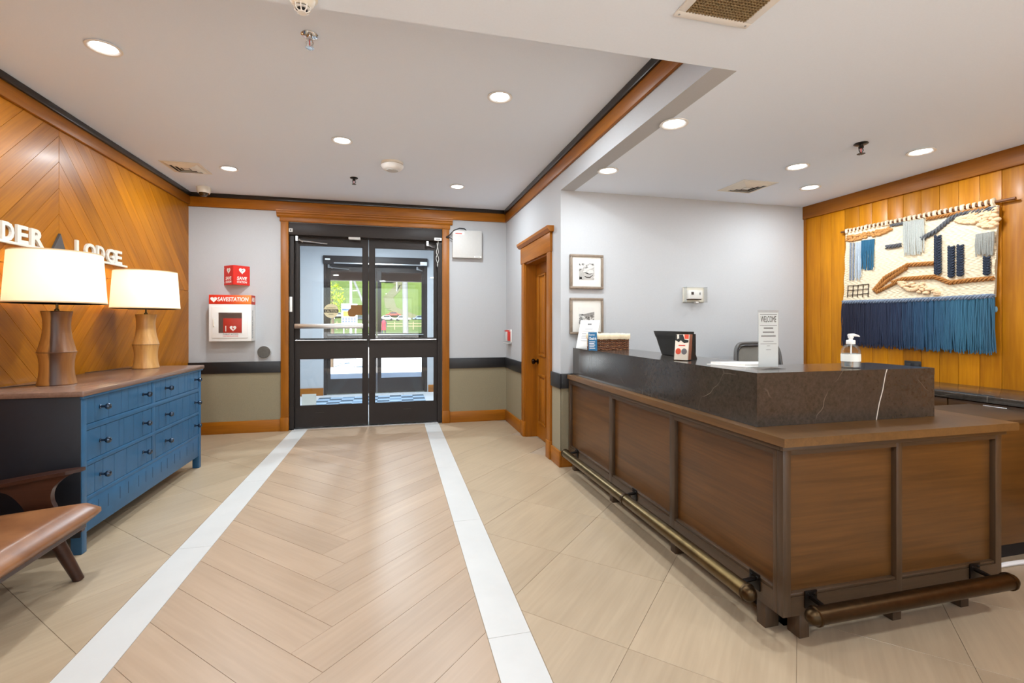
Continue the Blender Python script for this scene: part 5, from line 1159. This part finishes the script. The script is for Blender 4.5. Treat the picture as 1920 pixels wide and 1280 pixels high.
# bright young tree at the left
x = onY(622, 560, 14)[0]
p = thing('young_tree', 'bright yellow green young tree left of the outer doors', 'tree', (x, 14, 0)); MB().tube([(x, 14, -.02), (x+.03, 14, 1.2), (x, 14, 2.1)], [.05, .04, .02], 8).build('trunk', plain('bark', C(92,72,52), .9), p, True)
rr = random.Random(4); lf = MB()
for k in range(420):
    th, ph, r = rr.random()*2*pi, math.acos(rr.uniform(-1, 1)), rr.random()**.4; c = Vector((x+.34*r*math.sin(ph)*math.cos(th), 14+.34*r*math.sin(ph)*math.sin(th), 1.9+.5*r*math.cos(ph))); d1 = Vector((rr.uniform(-1, 1), rr.uniform(-1, 1), rr.uniform(-1, 1))).normalized()*.045; d2 = d1.cross(Vector((rr.uniform(-1, 1), rr.uniform(-1, 1), rr.uniform(-1, 1)))).normalized()*.022
    lf.add([c-d1, c+d2, c+d1, c-d2], [(0, 1, 2, 3)])
lf.build('foliage', plain('leaf_lime', C(150,164,8), .7, var=.2, scale=3), p, kind='stuff')
# information board
y = 13.0; x0, _, z1 = onY(640, 569, y); x1, _, z0 = onY(670, 606, y)
p = thing('notice_board', 'white notice board with yellow panel and blue writing outdoors', 'sign', ((x0+x1)/2, y, 0)); box('board', x0, x1, y, y+.03, z0, z1, WHITEP, p, .004)
Hh, Wd = z1-z0, x1-x0
box('yellow_panel', x0+Wd*.12, x1-Wd*.12, y-.004, y, z0+Hh*.36, z0+Hh*.62, plain('sign_yellow', C(240,190,50), .5), p); box('blue_band', x0+Wd*.05, x1-Wd*.4, y-.004, y, z0+Hh*.66, z0+Hh*.73, plain('sign_blue', C(30,70,170), .5), p); box('blue_band', x0+Wd*.62, x1-Wd*.08, y-.004, y, z0+Hh*.66, z0+Hh*.73, MATS['sign_blue'], p)
for k in range(3):
    for i in range(5): box('blue_mark', x0+Wd*(.06+i*.18), x0+Wd*(.18+i*.18), y-.004, y, z0+Hh*(.06+k*.09), z0+Hh*(.11+k*.09), MATS['sign_blue'], p)
for q_ in (x0+.04, x1-.06): box('post', q_, q_+.03, y+.03, y+.06, -.02, z1-.05, GREYBOX, p)
# parked cars far away, at the foot of the hill
def car(x, y, rz, col, label, z=None):
    p = thing('parked_car', label, 'car', (x, y, hz(x, y)), 'cars parked at the foot of the hill', rz)
    cm = plain('car_paint', col, .25, coat=.5); n = [(-2.1, .35), (-2.15, .7), (-1.3, .85), (-.75, 1.38), (.7, 1.4), (1.35, .9), (2.1, .78), (2.15, .4)]
    MB().prism(n, lambda u, v, w: (u, w, v), -.82, .82).build('body', cm, p, local=True); MB().prism([(-1.15, .88), (-.7, 1.32), (.65, 1.34), (1.2, .9)], lambda u, v, w: (u, w, v), -.83, .83).build('windows', plain('car_glass', C(40,48,56), .15), p, local=True)
    for sx in (-1.3, 1.3):
        for sy in (-.75, .75): MB().lathe([(0, -.1), (.32, -.1), (.32, .1), (0, .1)], (sx, sy, .32), 14, Matrix.Rotation(pi/2, 3, 'X')).build('wheel', BLACKP, p, local=True)
def at(px, y): return onY(px, 606, y)[0]
for px, y, rz, col, l in ((612, 138, .1, C(236,236,236), 'white parked car at the far left outside'), (633, 142, .2, C(190,194,200), 'silver parked car behind the notice board'), (674, 138, -.1, C(60,66,80), 'dark parked car left of the door gap'), (724, 136, .15, C(240,240,240), 'white parked car right of the door gap'), (737, 143, .1, C(170,60,50), 'red parked car beyond the white one'), (755, 131, -.2, C(225,225,228), 'pale parked car left of the utility pole'), (787, 140, .1, C(120,130,150), 'blue grey parked car right of the utility pole')): car(at(px, y), y, rz, col, l)
# fence of posts and rails
p = thing('rail_fence', 'wooden post and rail fence at the edge of the lawn', 'fence', (at(770, 70), 70, 0)); FW = plain('fence_wood', C(150,128,98), .9, var=.1)
xs_ = [at(740, 70)+k*1.3 for k in range(-9, 8)]
for x in xs_: box('post', x-.06, x+.06, 69.94, 70.06, .1, 1.45, FW, p)
for z in (.45, .85): box('rail', xs_[0], xs_[-1], 69.97, 70.03, z+.3, z+.4, FW, p)
# a walker in a red coat
x, y = at(719.5, 44), 44
def person(x, y):
    p = thing('person', 'person in a red coat and dark trousers walking outside', 'person', (x, y, -.02))
    me = bpy.data.meshes.new('body'); J = [(0,0,.95),(0,0,1.2),(0,0,1.42),(0,0,1.52),(0,0,1.66),(.1,.02,.9),(.12,.12,.5),(.12,.04,.08),(.12,-.08,.04),(-.1,-.02,.9),(-.12,-.1,.5),(-.12,-.22,.1),(-.12,-.32,.05),(.19,0,1.4),(.25,.06,1.12),(.22,-.06,.88),(-.19,0,1.4),(-.25,-.05,1.12),(-.23,-.14,.88)]
    E_ = [(0,1),(1,2),(2,3),(3,4),(0,5),(5,6),(6,7),(7,8),(0,9),(9,10),(10,11),(11,12),(2,13),(13,14),(14,15),(2,16),(16,17),(17,18)]
    RR = [.15,.15,.13,.055,.1,.095,.065,.045,.045,.095,.065,.045,.045,.065,.05,.04,.065,.05,.04]
    me.from_pydata(J, E_, []); o = bpy.data.objects.new('body', me); COL.objects.link(o); o.parent = p
    sk = o.modifiers.new('skin', 'SKIN')
    for i, r in enumerate(RR): me.skin_vertices[0].data[i].radius = (r, r*.8)
    me.skin_vertices[0].data[0].use_root = True
    sb = o.modifiers.new('sub', 'SUBSURF'); sb.levels = sb.render_levels = 1; me.materials.append(plain('dark_trousers', C(40,44,60), .8))
    MB().lathe([(.2, .62), (.19, .9), (.17, 1.15), (.19, 1.35), (.1, 1.48), (.06, 1.5)], (0, 0, 0), 14).build('coat', plain('coat_red', C(190,40,50), .8), p, True, local=True)
    MB().ball((0, -.01, 1.7), .085, .1, .12, 10, 8).build('head', plain('skin_tone', C(196,150,124), .6), p, True, local=True); MB().ball((0, .02, 1.75), .095, .1, .09, 10, 8).build('hair', plain('hair_dark', C(50,36,28), .8), p, True, local=True)
person(x, y)
# shrubs along the hill crest and a chair lift pylon
for k, (px, y, s, l) in enumerate(((606, 182, 3.4, 'dark round shrub high on the hill at the left'), (729, 176, 3.4, 'wide dark shrub on the hill left of the utility pole'), (746, 184, 2.6, 'dark shrub on the hill beside the utility pole'), (779, 186, 3.0, 'dark shrub high on the hill at the right'), (797, 180, 2.8, 'rightmost dark shrub on the hill'))):
    x = at(px, y); z = hz(x, y); rr = random.Random(k); mb = MB()
    for i in range(14): mb.ball((x+rr.uniform(-1, 1)*s, y+rr.uniform(-.6, .6)*s, z+rr.uniform(.2, .8)*s*.6), s*rr.uniform(.3, .5), None, s*rr.uniform(.25, .4), 8, 6)
    p = thing('shrub', l, 'shrub', (x, y, z), 'shrubs on the hill'); mb.build('foliage', plain('shrub_green', C(22,36,16), .9, var=.25, scale=3), p, True); MB().tube([(x, y, z-.3), (x, y, z+s*.4)], .1, 6).build('stem', plain('shrub_stem', C(80,64,48), .9), p)
x, y = at(744, 166), 166; z = hz(x, y)
p = thing('lift_pylon', 'slender lift pylon standing on the hill', 'pylon', (x, y, z)); MB().tube([(x, y, z-.2), (x, y, z+10)], .2, 8).build('shaft', GREYBOX, p, True); MB().tube([(x-2.4, y, z+9.8), (x+2.4, y, z+9.8)], .16, 8).build('cross_arm', GREYBOX, p, True)
